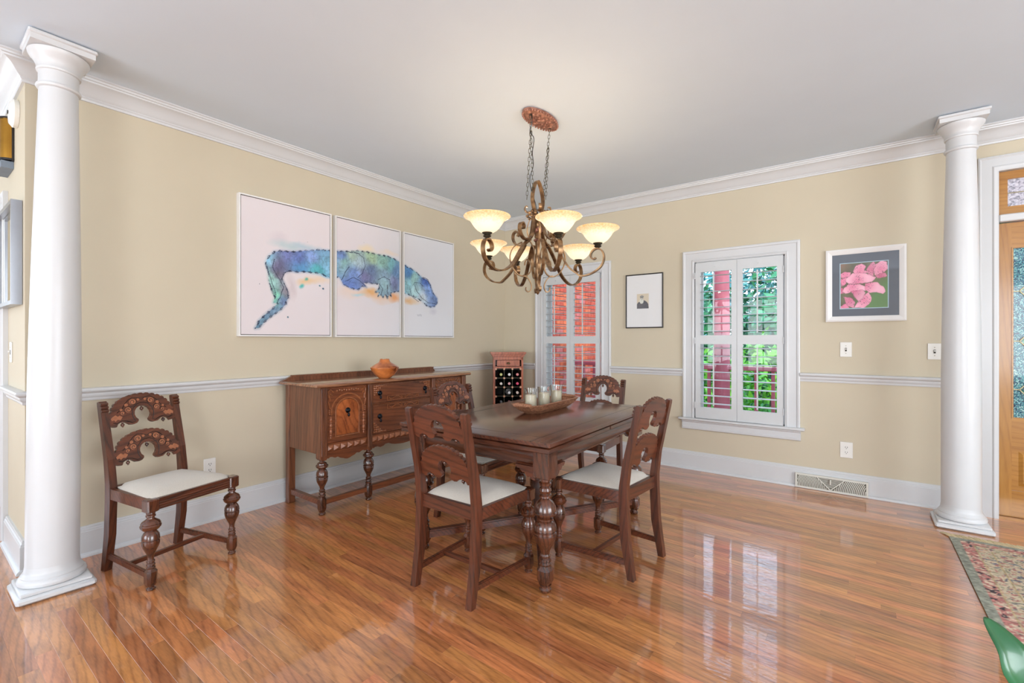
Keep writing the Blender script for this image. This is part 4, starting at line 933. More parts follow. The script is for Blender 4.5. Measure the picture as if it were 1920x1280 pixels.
# aprons, diamonds
def scallop(xa, xb):
    L = xb-xa; f = [(0, .432), (0, .398), (.05, .392), (.08, .400), (.13, .398), (.20, .388), (.27, .392), (.32, .380), (.40, .372), (.44, .366), (.5, .362)]
    l = [(xa+L*q, z) for q, z in f]; return l+[(xb-L*q, z) for q, z in f[::-1][1:]]
def scallop2(xa, xb):
    L = xb-xa; f = [(0, .432), (0, .400), (.03, .394), (.05, .402), (.09, .402), (.13, .392), (.18, .398), (.21, .410), (.27, .412), (.30, .400), (.36, .392), (.44, .386), (.5, .384)]
    l = [(xa+L*q, z) for q, z in f]; return l+[(xb-L*q, z) for q, z in f[::-1][1:]]
for xa, xb in ((-.697, -.357), (-.313, .313), (.357, .697)):
    b = MB(); b.prism((scallop if xb-xa < .5 else scallop2)(xa, xb), -.232, -.214, 'y'); b.box(xa, xb, -.240, -.214, .428, .440); b.build('scalloped_apron', M_sbh, t, smooth=False)
    n = 6 if xb-xa < .5 else 11; wd = (xb-xa)/n
    b = MB(); b.box(xa, xb, -.232, -.214, .440, .496); b.build('frieze_rail', M_sbh, t, smooth=False)
    for i in range(n):
        cx_ = xa+wd*(i+.5); h = wd*.46
        b = MB(); b.add([(cx_-h, -.232, .444), (cx_+h, -.232, .444), (cx_+h, -.232, .484), (cx_-h, -.232, .484), (cx_, -.252, .464)], [(0, 1, 4), (1, 2, 4), (2, 3, 4), (3, 0, 4), (3, 2, 1, 0)]); b.build('diamond_boss', M_sbc, t, smooth=False)
def pull(par, x, y_, z):
    b = MB(); b.M = Matrix.Translation((x, y_, z)) @ Matrix.Rotation(PI/2, 4, 'X')
    b.lathe([(.021, 0), (.021, .003), (.013, .006), (.009, .012), (.011, .018), (.004, .022)], 12)
    b.M = Matrix.Translation((x, y_-.014, z)); b.lathe([(.002, -.046), (.006, -.044), (.009, -.036), (.008, -.028), (.0045, -.022), (.0035, -.002)], 10)
    b.build('drop_pull', M_iron, par)
def leafy(b, pts, r, y_):
    for (x, z) in pts: b.ball((x, y_, z), r, 8, r*1.1)
def door(xa, xb):
    cx_ = (xa+xb)/2; y0 = -.232
    b = MB(); b.cbox(xa, xb, y0, -.212, .498, .900, .003); dr = b.build('door', M_sbh, t)
    # arched inner panel
    w_ = .092; za, zs = .548, .725
    ar = [(cx_-w_, za), (cx_+w_, za), (cx_+w_, zs)]+[(cx_+w_*math.cos(a*PI/12), zs+w_*.88*math.sin(a*PI/12)) for a in range(1, 12)]+[(cx_-w_, zs)]
    b = MB(); b.prism(ar, y0-.004, y0+.002, 'y'); b.build('arched_panel', M_sbf, dr, smooth=False)
    b = MB()
    for k, (ww, rr_) in enumerate(((.098, .0055), (.132, .006))):
        zz = zs-.0 if k == 0 else zs
        pts = [(cx_-ww, y0-.003, za-.008 if k == 0 else .70)]+[(cx_-ww, y0-.003, zs)]+[(cx_-ww*math.cos(a*PI/14), y0-.003, zs+ww*.92*math.sin(a*PI/14)) for a in range(1, 14)]+[(cx_+ww, y0-.003, zs), (cx_+ww, y0-.003, za-.008 if k == 0 else .70)]
        b.tube(pts, rr_, 6, up=(0, 1, 0))
    b.tube([(cx_-.104, y0-.003, za-.008), (cx_+.104, y0-.003, za-.008)], .005, 6, up=(0, 0, 1)); b.build('arch_moulding', M_sbc, dr)
    for s in (-1, 1):
        b = MB(); x = cx_+s*.138
        prf = [(.002, .530), (.006, .536), (.003, .548), (.009, .553), (.009, .558), (.005, .562), (.010, .572), (.012, .582), (.009, .594), (.005, .598), (.010, .602), (.010, .607), (.005, .611), (.009, .617), (.011, .627), (.007, .637), (.004, .641), (.009, .646), (.009, .650), (.004, .654), (.008, .662), (.009, .670), (.005, .678), (.008, .683), (.008, .690), (.004, .694)]
        b.lathe(prf, 12, (x, y0-.002)); b.build('split_baluster', M_carveL, dr)
    b = MB(); yb = y0-.003
    for s in (-1, 1):
        for pts in ([(.118, .865), (.140, .885), (.158, .875), (.158, .845), (.146, .82), (.146, .80)], [(.158, .80), (.150, .77), (.142, .745)], [(.128, .842), (.140, .855), (.150, .84), (.142, .81)]):
            b.tube([(cx_+s*x, yb, z) for x, z in pts], .0042, 6, up=(0, 1, 0))
        for i in range(5): b.ball((cx_+s*(.012+i*.019), yb, .874+.004*(i % 2)), .0085, 8)
        for i in range(3): b.ball((cx_+s*(.148-i*.0), yb, .735-i*.013), .006, 8)
    b.build('carving', M_sbc, dr)
    pull(dr, cx_, y0-.004, .722)
door(-.695, -.359); door(.359, .695)
def drawer(z0_, z1_, up_):
    y0 = -.232; b = MB(); b.cbox(-.311, .311, y0, -.212, z0_, z1_, .004); d = b.build('drawer', M_sbh, t)
    b = MB(); framed(b, -.305, .305, z0_+.006, z1_-.006, .006, .006, y0-.003, y0+.002); b.build('drawer_bead', M_sb, d, smooth=False)
    b = MB(); yb = y0-.002
    zc_ = z0_+.030 if up_ else z1_-.030
    framed(b, -.165, .165, zc_-.020, zc_+.020, .004, .004, y0-.004, y0+.002)
    for s in (-1, 1):
        b.tube([(s*x, yb, zc_+z) for x, z in [(.150, .006), (.135, -.006), (.115, -.008), (.095, .004), (.075, .010), (.050, .008), (.030, -.004), (.018, -.010), (.010, -.004), (.016, .006), (.026, .004)]], .0035, 6, up=(0, 1, 0))
    # grape corners
    for s in (-1, 1):
        for i in range(5):
            for j in range(5-i):
                z = (z1_-.020-j*.017) if up_ else (z0_+.020+j*.017)
                b.ball((s*(.290-i*.017), yb, z), .009, 8)
        for i in range(3): b.ball((s*(.215-i*.016), yb, (z1_-.018) if up_ else (z0_+.018)), .007, 8, .006)
    b.build('carving', M_sbc, d)
    for s in (-1, 1): pull(d, s*.238, y0-.002, (z0_+z1_)/2+(.0 if up_ else .02))
drawer(.744, .900, True); drawer(.500, .736, False)
# burl vessel
M_burl = mat('burl_wood', (214, 128, 64), .3, c2=(150, 74, 32), nscale=14, coat=.5, bump=.1)
t = thing('burl_vase', 'orange turned burl-wood vessel with a jagged rim on the sideboard', 'vase', (-3.10, 2.405, .930), 0)
sg, prf = 48, [(.034, 0), (.048, .004), (.078, .030), (.104, .066), (.114, .086), (.114, .090), (.100, .100), (.072, .118), (.050, .130), (.042, .140), (.037, .152), (.032, .152), (.038, .138), (.060, .120), (.098, .096), (.104, .086), (.070, .032), (.030, .012)]
vs = []; rj = random.Random(3)
for k, (r, z) in enumerate(prf):
    for i in range(sg): a = 2*PI*i/sg; dz = (.009*rj.random()*(1 if k in (10, 11) else 0)); vs.append((r*math.cos(a), r*math.sin(a), z+dz))
fs = []
for k in range(len(prf)-1):
    for i in range(sg):
        ang = (i+.5)/sg*360
        hole = (ang > 340 or ang < 24)
        kk = k
        if hole and kk in ((3, 4, 5) if (ang > 350 or ang < 18) else (5,)): continue
        fs.append((k*sg+i, k*sg+(i+1) % sg, (k+1)*sg+(i+1) % sg, (k+1)*sg+i))
fs += [tuple(range(sg-1, -1, -1)), tuple((len(prf)-1)*sg+i for i in range(sg))]
b = MB(); b.add(vs, fs); b.build('vessel', M_burl, t, ang=30)

# ------------------------------------------------------------------ wine rack
ra = math.atan2(.66, .75)   # front normal (sin, -cos)
t = thing('wine_rack', 'tall red-brown wooden wine cabinet rack in the room corner', 'wine rack', (-3.168, 4.165, 0), ra)
hw = .170; D = .26
b = MB(); b.box(-hw, -hw+.022, 0, D, .0, 1.05); b.box(hw-.022, hw, 0, D, 0, 1.05); b.box(-hw, hw, D-.012, D, .03, 1.05); b.box(-hw, hw, .0, D, .05, .075); b.box(-hw, hw, 0, D, .925, .945); b.box(-hw, hw, 0, .02, 1.02, 1.05); b.build('carcase', M_rack, t, smooth=False)
b = MB(); b.box(-hw+.022, hw-.022, D-.016, D-.012, .075, .925); b.build('back_panel', mat('rack_back', (28, 22, 20), .7), t, smooth=False)
b = MB()
for k, (e_, z0_, z1_) in enumerate(((.004, 1.05, 1.062), (.014, 1.062, 1.078), (.024, 1.078, 1.090), (.030, 1.090, 1.108))): b.cbox(-hw-e_, hw+e_, -e_, D, z0_, z1_, .002)
b.build('cornice', M_rack, t)
b = MB(); b.cbox(-.128, .128, -.002, .2, .952, 1.015, .003); framed(b, -.128, .128, .952, 1.015, .010, .008, -.008, -.002); dr = b.build('drawer', M_rack, t)
b = MB(); b.ball((0, -.010, .982), .022, 14, .012); b.bar((-.022, -.009, .979), (.022, -.009, .979), .02, .004); b.build('cup_pull', mat('bronze_pull', (104, 92, 62), .35, metal=.8), dr)
M_dow = mat('dowel_end', (206, 158, 128), .5)
cellx = [-.1395+.093*i for i in range(4)]; nz = 8; cellz = [.917-.103*i for i in range(nz+1)]
b = MB()
for x in cellx[1:-1]: b.box(x-.002, x+.002, .012, D-.02, cellz[-1], cellz[0])
for z in cellz: b.box(-.146, .146, .012, D-.02, z-.002, z+.002)
b.build('divider_grid', M_chain, t, smooth=False)
kn = MB(); kn.tube([(0, .016, 0), (0, -.006, 0)], .0115, 12); k0 = None
for x in cellx:
    for z in cellz:
        if k0 is None: k0 = kn.build('dowel', M_dow, t); k0.location = (x, 0, z)
        else: inst(k0, 'dowel', t, (x, 0, z))
M_bot = mat('dark_bottle_glass', (18, 26, 20), .08, coat=.5, var=.1)
caps = {}
def capm(n, c): caps[n] = mat('capsule_'+n, c, .35, var=.05); return caps[n]
BT = [[('greenish yellow', (196, 196, 120)), ('white', (236, 232, 228)), ('salmon pink', (214, 130, 128))],
      [('ivory', (232, 226, 216)), ('pale pink', (222, 164, 164)), ('bright magenta', (222, 70, 110))],
      [None, ('silver', (222, 220, 220)), ('beige', (214, 196, 184))],
      [('dark grey', (66, 64, 70)), ('dull red', (120, 40, 44)), ('black', (32, 30, 34))]]
rown = ['top', 'second', 'third', 'fourth']; coln = ['left', 'middle', 'right']
R = Matrix.Rotation(ra, 4, 'Z')
for r in range(4):
    for c_ in range(3):
        if BT[r][c_] is None: continue
        nm, col = BT[r][c_]
        cx_ = (cellx[c_]+cellx[c_+1])/2+.012; cz_ = cellz[r+1]+.002+.037
        p = Vector((-3.168, 4.165, 0))+R @ Vector((cx_, .032, cz_))
        bt = thing('wine_bottle', '%s-capped wine bottle, %s cell of the %s row of the wine rack' % (nm, coln[c_], rown[r]), 'bottle', p, ra, 'wine bottles in the rack')
        b = MB(); b.M = Matrix.Rotation(-PI/2, 4, 'X'); b.lathe([(.0125, .02), (.0145, .05), (.018, .075), (.034, .105), (.0365, .12), (.0365, .198)], 18); b.build('bottle_glass', M_bot, bt)
        b = MB(); b.M = Matrix.Rotation(-PI/2, 4, 'X'); b.lathe([(.012, -.018), (.0155, -.017), (.0155, -.006), (.0145, -.004), (.0145, .024)], 16); b.build('capsule', capm(nm.replace(' ', '_'), col), bt)
        if (r, c_) == (2, 1):
            b = MB(); b.M = Matrix.Rotation(-PI/2, 4, 'X'); b.lathe([(.019, .070), (.0365, .108)], 18); b.build('neck_label', caps['silver'], bt)

# ------------------------------------------------------------------ chandelier
HC = Vector((-1.705, 2.565, 0))
t = thing('chandelier', 'six-light scrolled bronze chandelier with amber glass bowl shades, hanging over the table', 'chandelier', HC, 0)
RB = [(-.0125, -.0045), (.0125, -.0045), (.0125, .0045), (-.0125, .0045)]
def smooth_pts(pts, n=5):
    out = []; P = [Vector(p) for p in pts]
    for i in range(len(P)-1):
        p0, p1, p2, p3 = P[max(i-1, 0)], P[i], P[i+1], P[min(i+2, len(P)-1)]
        for k in range(n):
            f = k/n; out.append(.5*((2*p1)+(-p0+p2)*f+(2*p0-5*p1+4*p2-p3)*f*f+(-p0+3*p1-3*p2+p3)*f**3))
    out.append(P[-1]); return out
def ribbon(name, rz, ang, par, ox=0, oy=0, w_=1., m=M_bronze):
    """flat iron band bent in the vertical plane through the axis at angle ang; rz = [(r,z)]"""
    ca, sa = math.cos(ang), math.sin(ang); pts = smooth_pts([(r*ca+ox, r*sa+oy, z) for r, z in rz])
    b = MB(); nv = (-sa, ca, 0); b.sweep(pts, [(y_*w_, x*w_) for x, y_ in RB], up=nv); return b.build(name, m, par, ang=45)
SH = [(.034, -.565), (.351, -.316), (.407, .063), (-.42, -.005), (-.393, .302), (.02, .522)]
# frame ribs (four), spade crown over two of them
for k, a in enumerate((PI/2, -PI/2)):
    ribbon('crown_rib', [(0, 2.300), (.022, 2.285), (.045, 2.245), (.060, 2.20), (.062, 2.16), (.050, 2.12), (.036, 2.08), (.040, 2.03)], a, t)
for k in range(4):
    a = PI/2*k+PI/4*0
    ribbon('upper_rib', [(.030, 2.07), (.042, 2.02), (.050, 1.97), (.070, 1.925), (.105, 1.895), (.150, 1.888), (.185, 1.905), (.205, 1.940), (.200, 1.975), (.175, 1.988), (.158, 1.970), (.165, 1.952)], a, t)
    ribbon('hook_scroll', [(.036, 2.10), (.055, 2.085), (.075, 2.090), (.088, 2.108), (.082, 2.126), (.068, 2.124)], a+PI/4, t, w_=.8)
    ribbon('lower_rib', [(.105, 1.890), (.160, 1.858), (.186, 1.800), (.176, 1.735), (.140, 1.682), (.092, 1.664), (.054, 1.690), (.046, 1.740), (.068, 1.775), (.085, 1.762), (.088, 1.738)], a+PI/4, t, w_=.75)
    ribbon('inner_rib', [(.036, 2.06), (.062, 2.02), (.072, 1.96), (.052, 1.90), (.026, 1.85), (.018, 1.80)], a+PI/4, t, w_=.6)
    ribbon('bottom_scroll', [(.100, 1.672), (.070, 1.655), (.048, 1.620), (.044, 1.585), (.060, 1.562), (.080, 1.572), (.080, 1.592)], a+PI/4, t, w_=.65)
    b = MB(); ca, sa = math.cos(a), math.sin(a)
    for q in range(6): b.ball((ca*(.058)+.016*math.cos(q), sa*.058+.016*math.sin(q*1.7), 2.075+.018*math.sin(q*2.1)), .011, 8)
    b.build('leaf_cluster', M_bronze, t)
    b = MB(); b.cbox(-.013, .013, -.013, .013, 1.872, 1.902, .004); b.M = Matrix.Identity(4); o = b.build('clasp', M_bronze, t); o.location = (.118*ca, .118*sa, 0)
b = MB(); b.lathe([(.003, 1.545), (.010, 1.553), (.014, 1.562), (.008, 1.572), (.016, 1.580), (.010, 1.592), (.007, 1.605), (.013, 1.622), (.008, 1.640), (.007, 1.72), (.014, 1.74), (.020, 1.752), (.022, 1.80), (.014, 1.815), (.008, 1.83), (.009, 1.90), (.016, 1.915), (.024, 1.93), (.016, 1.945), (.010, 1.97), (.022, 1.99), (.026, 2.01), (.014, 2.03), (.008, 2.05), (.005, 2.08)], 14)
b.build('center_stem', M_bronze, t)
b = MB()
for q in range(8):
    a = q*PI/4; b.ball((.022*math.cos(a), .022*math.sin(a), 1.968+.012*(q % 2)), .014, 8); b.ball((.020*math.cos(a), .020*math.sin(a), 1.905), .009, 8)
b.build('center_leaves', M_copper, t)
# arms, cups, shades
M_shade = bpy.data.materials.new('amber_glass_shade'); M_shade.use_nodes = True
_n = M_shade.node_tree; _b = _n.nodes['Principled BSDF']; _tc = _n.nodes.new('ShaderNodeTexCoord'); _nz = _n.nodes.new('ShaderNodeTexNoise'); _nz.inputs['Scale'].default_value = 85; _nz.inputs['Detail'].default_value = 3
_sp = _n.nodes.new('ShaderNodeSeparateXYZ'); _mr = _n.nodes.new('ShaderNodeMapRange'); _mr.inputs[1].default_value = .035; _mr.inputs[2].default_value = .115
_c1 = _n.nodes.new('ShaderNodeValToRGB'); e = _c1.color_ramp.elements; e[0].color = (*lin((255, 236, 200)), 1); e[1].color = (*lin((222, 150, 66)), 1); e[0].position = .1
_mx = _n.nodes.new('ShaderNodeMath'); _mx.operation = 'MULTIPLY_ADD'; _mx.inputs[1].default_value = .8; 
_n.links.new(_tc.outputs['Object'], _nz.inputs['Vector']); _n.links.new(_tc.outputs['Object'], _sp.inputs[0]); _n.links.new(_sp.outputs['Z'], _mr.inputs[0])
_s2 = _n.nodes.new('ShaderNodeMath'); _s2.operation = 'SUBTRACT'; _s2.inputs[1].default_value = .5; _n.links.new(_nz.outputs['Fac'], _s2.inputs[0])
_n.links.new(_s2.outputs[0], _mx.inputs[0]); _n.links.new(_mr.outputs[0], _mx.inputs[2]); _n.links.new(_mx.outputs[0], _c1.inputs[0])
_dk = _n.nodes.new('ShaderNodeMix'); _dk.data_type = 'RGBA'; _dk.inputs[0].default_value = .5; _dk.inputs[7].default_value = (.12, .07, .03, 1); _n.links.new(_c1.outputs[0], _dk.inputs[6]); _n.links.new(_dk.outputs[2], _b.inputs['Base Color']); _n.links.new(_c1.outputs[0], _b.inputs['Emission Color'])
_b.inputs['Roughness'].default_value = .25; set_in(_b, 'Emission Strength', .85); set_in(_b, 'Transmission Weight', .0)
M_bulb = bpy.data.materials.new('lit_bulb'); M_bulb.use_nodes = True; _b = M_bulb.node_tree.nodes['Principled BSDF']; set_in(_b, 'Emission Color', (1, .86, .62, 1)); set_in(_b, 'Emission Strength', 12.)
for i, (sx_, sy_) in enumerate(SH):
    a = math.atan2(sy_, sx_); r = math.hypot(sx_, sy_)
    dr_ = r-.565
    k = r/.565
    rz = [(.100, 1.890), (.150*k, 1.868), (.220*k, 1.800), (.300*k, 1.712), (.380*k, 1.664), (r-.105, 1.648), (r-.040, 1.660), (r+.020, 1.700), (r+.040, 1.750), (r+.028, 1.795), (r-.004, 1.812), (r-.036, 1.798), (r-.046, 1.768), (r-.028, 1.748), (r-.012, 1.756)]
    arm = ribbon('arm', rz, a, t)
    b = MB(); b.lathe([(.006, 1.808), (.008, 1.816), (.020, 1.822), (.024, 1.828), (.016, 1.833), (.026, 1.840), (.030, 1.846), (.024, 1.850)], 16, (sx_, sy_)); b.build('lamp_cup', M_chain, arm)
    sg = 32; po = [(.026, 0), (.040, .004), (.056, .014), (.070, .028), (.082, .044), (.092, .060), (.104, .073), (.118, .081), (.129, .086), (.133, .091), (.130, .095)]
    pi_ = [(.126, .092), (.114, .085), (.100, .076), (.088, .062), (.078, .046), (.066, .031), (.052, .018), (.036, .010)]
    b = MB(); vs = [(q*math.cos(2*PI*j/sg), q*math.sin(2*PI*j/sg), z) for q, z in po+pi_ for j in range(sg)]; n = len(po+pi_)
    b.add(vs, [(p*sg+j, p*sg+(j+1) % sg, (p+1)*sg+(j+1) % sg, (p+1)*sg+j) for p in range(n-1) for j in range(sg)]+[tuple(range(sg-1, -1, -1)), tuple((n-1)*sg+j for j in range(sg))])
    sh = b.build('glass_shade', M_shade, arm, ang=60); sh.location = (sx_, sy_, 1.846)
    b = MB(); b.lathe([(.008, .010), (.012, .020), (.020, .042), (.020, .056), (.010, .070), (.002, .073)], 12); bb = b.build('bulb', M_bulb, arm); bb.location = (sx_, sy_, 1.846)
    l = bpy.data.lights.new('lamp_light', 'POINT'); l.energy = 1.5; l.color = (1, .88, .70); l.shadow_soft_size = .03
    lo = bpy.data.objects.new('lamp_light', l); C.objects.link(lo); lo.parent = arm; lo.location = (sx_, sy_, 1.945)
# canopy
b = MB(); sg = 40
def ell(a_, b_, z): return [(b_*math.cos(2*PI*j/sg), a_*math.sin(2*PI*j/sg)+.035, z) for j in range(sg)]
rr = [ell(.170, .075, CZ-.001), ell(.178, .083, CZ-.006), ell(.178, .083, CZ-.016), ell(.165, .071, CZ-.024)]
vs = [p for q in rr for p in q]; b.add(vs, [(k*sg+j, k*sg+(j+1) % sg, (k+1)*sg+(j+1) % sg, (k+1)*sg+j)[::-1] for k in range(3) for j in range(sg)]+[tuple(range(sg)), tuple(3*sg+j for j in range(sg-1, -1, -1))])
for j in range(sg): q = ell(.175, .080, CZ-.021)[j]; b.ball(q, .0075, 6)
cn = b.build('canopy', M_copper, t)
b = MB(); b.ball((0, .035, CZ-.026), .03, 12, .008)
for j in range(14): a = 2*PI*j/14; b.ball((.048*math.cos(a), .11*math.sin(a)+.035, CZ-.025), .014, 8, .007)
for j in range(8): a = 2*PI*j/8; b.ball((.026*math.cos(a), .062*math.sin(a)+.035, CZ-.025), .012, 8, .008)
b.build('floral_relief', M_copper, cn)
# chains
lk = MB(); n = 14; hl, rl = .0095, .0065
path = [(rl*math.cos(a), 0, hl+rl*math.sin(a)) for a in [PI*i/6 for i in range(7)]]+[(rl*math.cos(a), 0, -hl+rl*math.sin(a)) for a in [PI+PI*i/6 for i in range(7)]]
lk.tube(path, .0016, 5, up=(0, 1, 0), closed=True); l0 = None
def chain(p, q, sag=0):
    global l0
    p, q = Vector(p), Vector(q); b = MB(); b.tube([p+Vector((0, 0, .004)), p-Vector((0, 0, .004))], .006, 8, up=(0, 1, 0)); ch = b.build('chain', M_chain, t)
    L = (q-p).length; n = int(L/.0255); dirv = (q-p).normalized(); rot = Vector((0, 0, -1)).rotation_difference(dirv)
    for i in range(n):
        pos = p+(q-p)*((i+.5)/n); 
        if l0 is None: l0 = lk.build('chain_link', M_chain, ch); o = l0; o.location = pos
        else: o = inst(l0, 'chain_link', ch, pos)
        o.rotation_mode = 'QUATERNION'; from mathutils import Quaternion
        o.rotation_quaternion = rot @ Quaternion((0, 0, 1), PI/2*(i % 2)+.5)
    return ch
chain((0, -.085, CZ-.028), (0, -.055, 2.165)); chain((0, .150, CZ-.028), (0, .060, 2.16))
chain((-.003, -.078, 2.60), (-.045, -.062, 2.17)); chain((.002, .127, 2.56), (.02, .066, 2.19))
b = MB(); b.tube(smooth_pts([(.012, -.085, CZ-.026), (.014, -.088, 2.66), (-.004, -.085, 2.60), (.020, -.075, 2.55), (.010, -.078, 2.46), (.012, -.07, 2.38), (-.016, -.068, 2.30), (-.01, -.06, 2.22), (.0, -.03, 2.15), (0, 0, 2.08)]), .0028, 6, up=(0, 1, .1)); b.build('power_cord', M_frb, t)

# ------------------------------------------------------------------ rug
def rug_col(u, v):
    W, Lh = 1.55, 3.6
    x = u*W; y = v*Lh; e = np.minimum(np.minimum(x, W-x), np.minimum(y, Lh-y))
    n = fbm(x*30, y*30, 2); f1 = fbm(x*62, y*62, 5, 2); f2 = fbm(x*50+7, y*50, 12, 2); f3 = vnoise(x*80, y*80, 40)
    cream = np.array([206, 190, 162]); col = cream*(.86+.2*n[..., None])
    def put(m, c):
        nonlocal col
        col = np.where(m[..., None], np.array(c)*(.8+.35*f3[..., None]), col)
    put((f1 > .66), (172, 118, 110)); put((f2 > .68), (112, 112, 122)); put((f1 < .32), (160, 154, 128)); put((f2 < .30)&(f1 > .4), (188, 150, 126)); put(f3 > .90, (84, 78, 84))
    put((e < .165)&(e > .158), (176, 154, 112)); put((e < .42)&(e > .412), (176, 154, 112)); put((e < .34)&(e > .334), (150, 84, 78))
    put((e < .095)&(e > .042), (184, 122, 114)); put((e < .095)&(e > .042)&(f1 > .56), (204, 180, 158)); put((e < .095)&(e > .042)&(f2 < .28), (70, 60, 66))
    put((e < .103)&(e > .095), (184, 164, 124)); put(e < .042, (142, 144, 130)); put((e < .042)&(f1 > .64), (156, 156, 140))
    return col
M_rug = vcol_mat('rug_pile', .95, bump=.9); M_fri = mat('rug_fringe', (222, 204, 164), .9, var=.06, nscale=60)
t = thing('area_rug', 'patterned cream and red fringed oriental rug by the front door', 'rug', (.46, 3.985, 0), math.radians(.3))
b = MB(); b.cbox(0, 1.55, -3.6, 0, .0006, .0078, .002); b.build('backing', mat('rug_edge', (140, 138, 120), .95), t)
raster('pile', (0, -3.6, .0082), (1.55, 0, 0), (0, 3.6, 0), 240, 560, rug_col, M_rug, t)
b = MB()
for i in range(190):
    x = .005+i*.0081; dx = random.uniform(-.014, .014)-.040; ln = random.uniform(.062, .080)
    b.tube([(x, -.004, .006), (x+dx*.4, ln*.5, .007+random.random()*.002), (x+dx, ln, .003)], .0030, 5, up=(0, 0, 1), scale=[1, 1.15, .7])
f = b.build('fringe', M_fri, t, kind='stuff')

# ------------------------------------------------------------------ plant leaf at the lower right, near the camera
M_leaf = mat('leaf_green', (40, 108, 58), .38, c2=(20, 78, 42), nscale=5, coat=.3)
M_pot = mat('glazed_pot', (196, 190, 178), .4)
def leaf(b, base, tip, w_, bend, up=(0, 0, 1)):
    base, tip, up = Vector(base), Vector(tip), Vector(up); d = tip-base; sd = d.cross(up).normalized(); n = 12; vs = []
    for i in range(n+1):
        f = i/n; p = base+d*f+up*(bend*math.sin(PI*f)); ww = w_*(math.sin(PI*min(1, f*.92+.08))**.75)*(1 if f < 1 else 0.02)
        for k in (-1, -.5, 0, .5, 1): vs.append(tuple(p+sd*ww*k+up*(-.18*ww*(1-abs(k)))))
    b.add(vs, [(i*5+k, i*5+k+1, (i+1)*5+k+1, (i+1)*5+k) for i in range(n) for k in range(4)])
def rp(px, py, d):
    r = (px-960)/F_; v = -(py-638)/F_; return (d*(-math.sin(A_)+math.cos(A_)*r), d*(math.cos(A_)+math.sin(A_)*r), CAMH+d*v)
tipw = Vector(rp(1846, 1166, .78)); basew = Vector((.585, .90, .50))
t = thing('potted_plant', 'green strap-leaf plant whose leaf tip pokes in at the lower right corner', 'plant', (.66, .90, .0088))
T = Matrix.Translation((-.66, -.90, 0))
b = MB(); b.M = T; b.lathe([(.085, .0), (.10, .01), (.13, .22), (.135, .24), (.12, .24), (.10, .22)], 28, (.66, .90)); b.build('pot', M_pot, t)
b = MB(); b.M = T; b.lathe([(.11, .20), (.118, .225)], 20, (.66, .90)); b.build('soil', M_wick, t)
def plant_leaf(pts, w_, lab=None):
    P = smooth_pts(pts, 6); b = MB(); b.M = T; vs = []; n = len(P)
    for i, p in enumerate(P):
        f = i/(n-1); tg = (P[min(i+1, n-1)]-P[max(i-1, 0)]).normalized(); hd = Vector((P[-1].x-P[0].x, P[-1].y-P[0].y, 0)).normalized(); sd = hd.cross(Vector((0, 0, 1)))
        nn = sd.cross(tg); ww = w_*max(.03, math.sin(PI*(.12+.88*f))**.7 if f < .97 else .05)
        for k in (-1, -.5, 0, .5, 1): vs.append(tuple(p+sd*ww*k+nn*(.22*ww*abs(k))))
    b.add(vs, [(i*5+k, i*5+k+1, (i+1)*5+k+1, (i+1)*5+k) for i in range(n-1) for k in range(4)])
    o = b.build('leaf', M_leaf, t, ang=80); o.modifiers.new('th', 'SOLIDIFY').thickness = .0012; return o
tip = rp(1846, 1164, .98)
m1 = rp(1890, 1222, .93); m2 = rp(1945, 1310, .88)
plant_leaf([(.66, .90, .22), (.60, .955, .42), (.42, 1.14, .515), m2, m1, tip], .050)
for a in range(4):
    an = -1.9+a*.6; plant_leaf([(.66, .90, .22), (.66+.05*math.cos(an), .90+.05*math.sin(an), .34), (.66+.16*math.cos(an), .90+.16*math.sin(an), .42), (.66+.28*math.cos(an), .90+.28*math.sin(an), .34)], .03)

# ------------------------------------------------------------------ outdoors
M_pink = mat('salmon_porch_paint', (184, 92, 104), .6, var=.04)
M_deck = mat('porch_deck', (170, 150, 140), .8)
M_lawn = mat('lawn', (74, 128, 46), .9, c2=(46, 92, 30), nscale=2)
struct(MB().box(-40, 40, YW+.16, 60, -1.1, -1.0).build('ground', M_lawn, smooth=False))
struct(MB().box(-3.85, 3.5, YW+.17, 6.85, -.2, -.08).build('porch_deck', M_deck, smooth=False))
def porch_post(x, lab):
    t = thing('porch_post', lab, 'post', (x, 6.6, -.08))
    b = MB(); b.lathe([(.098, .06), (.1, .2), (.098, 1.5), (.085, 2.9)], 24); b.build('shaft', M_pink, t)
    b = MB(); b.cbox(-.12, .12, -.12, .12, 0, .08, .01); b.build('base', M_pink, t)
    b = MB(); b.cbox(-.11, .11, -.11, .11, 2.88, 2.98, .01); b.build('cap', M_pink, t)
porch_post(-1.45, 'salmon pink porch column outside the window with the garden view')
porch_post(1.3, 'salmon pink porch column outside the front door')
t = thing('porch_railing', 'salmon pink porch railing with square balusters outside the windows', 'railing', (-1.2, 6.6, -.08))
T = Matrix.Translation((1.2, -6.6, .08))
for za, zb, w_ in ((.85, .905, .035), (.02, .06, .025)): b = MB(); b.M = T; b.cbox(-3.8, 1.2, 6.6-w_, 6.6+w_, za, zb, .006); b.build('rail', M_pink, t)
bl = MB(); bl.cbox(-.02, .02, -.02, .02, 0, .80, .003); o0 = None
for i in range(26):
    x = -3.7+i*.19
    if abs(x+1.45) < .13: continue
    if o0 is None: o0 = bl.build('baluster', M_pink, t, smooth=False); o0.location = (x+1.2, 0, .135)
    else: inst(o0, 'baluster', t, (x+1.2, 0, .135))
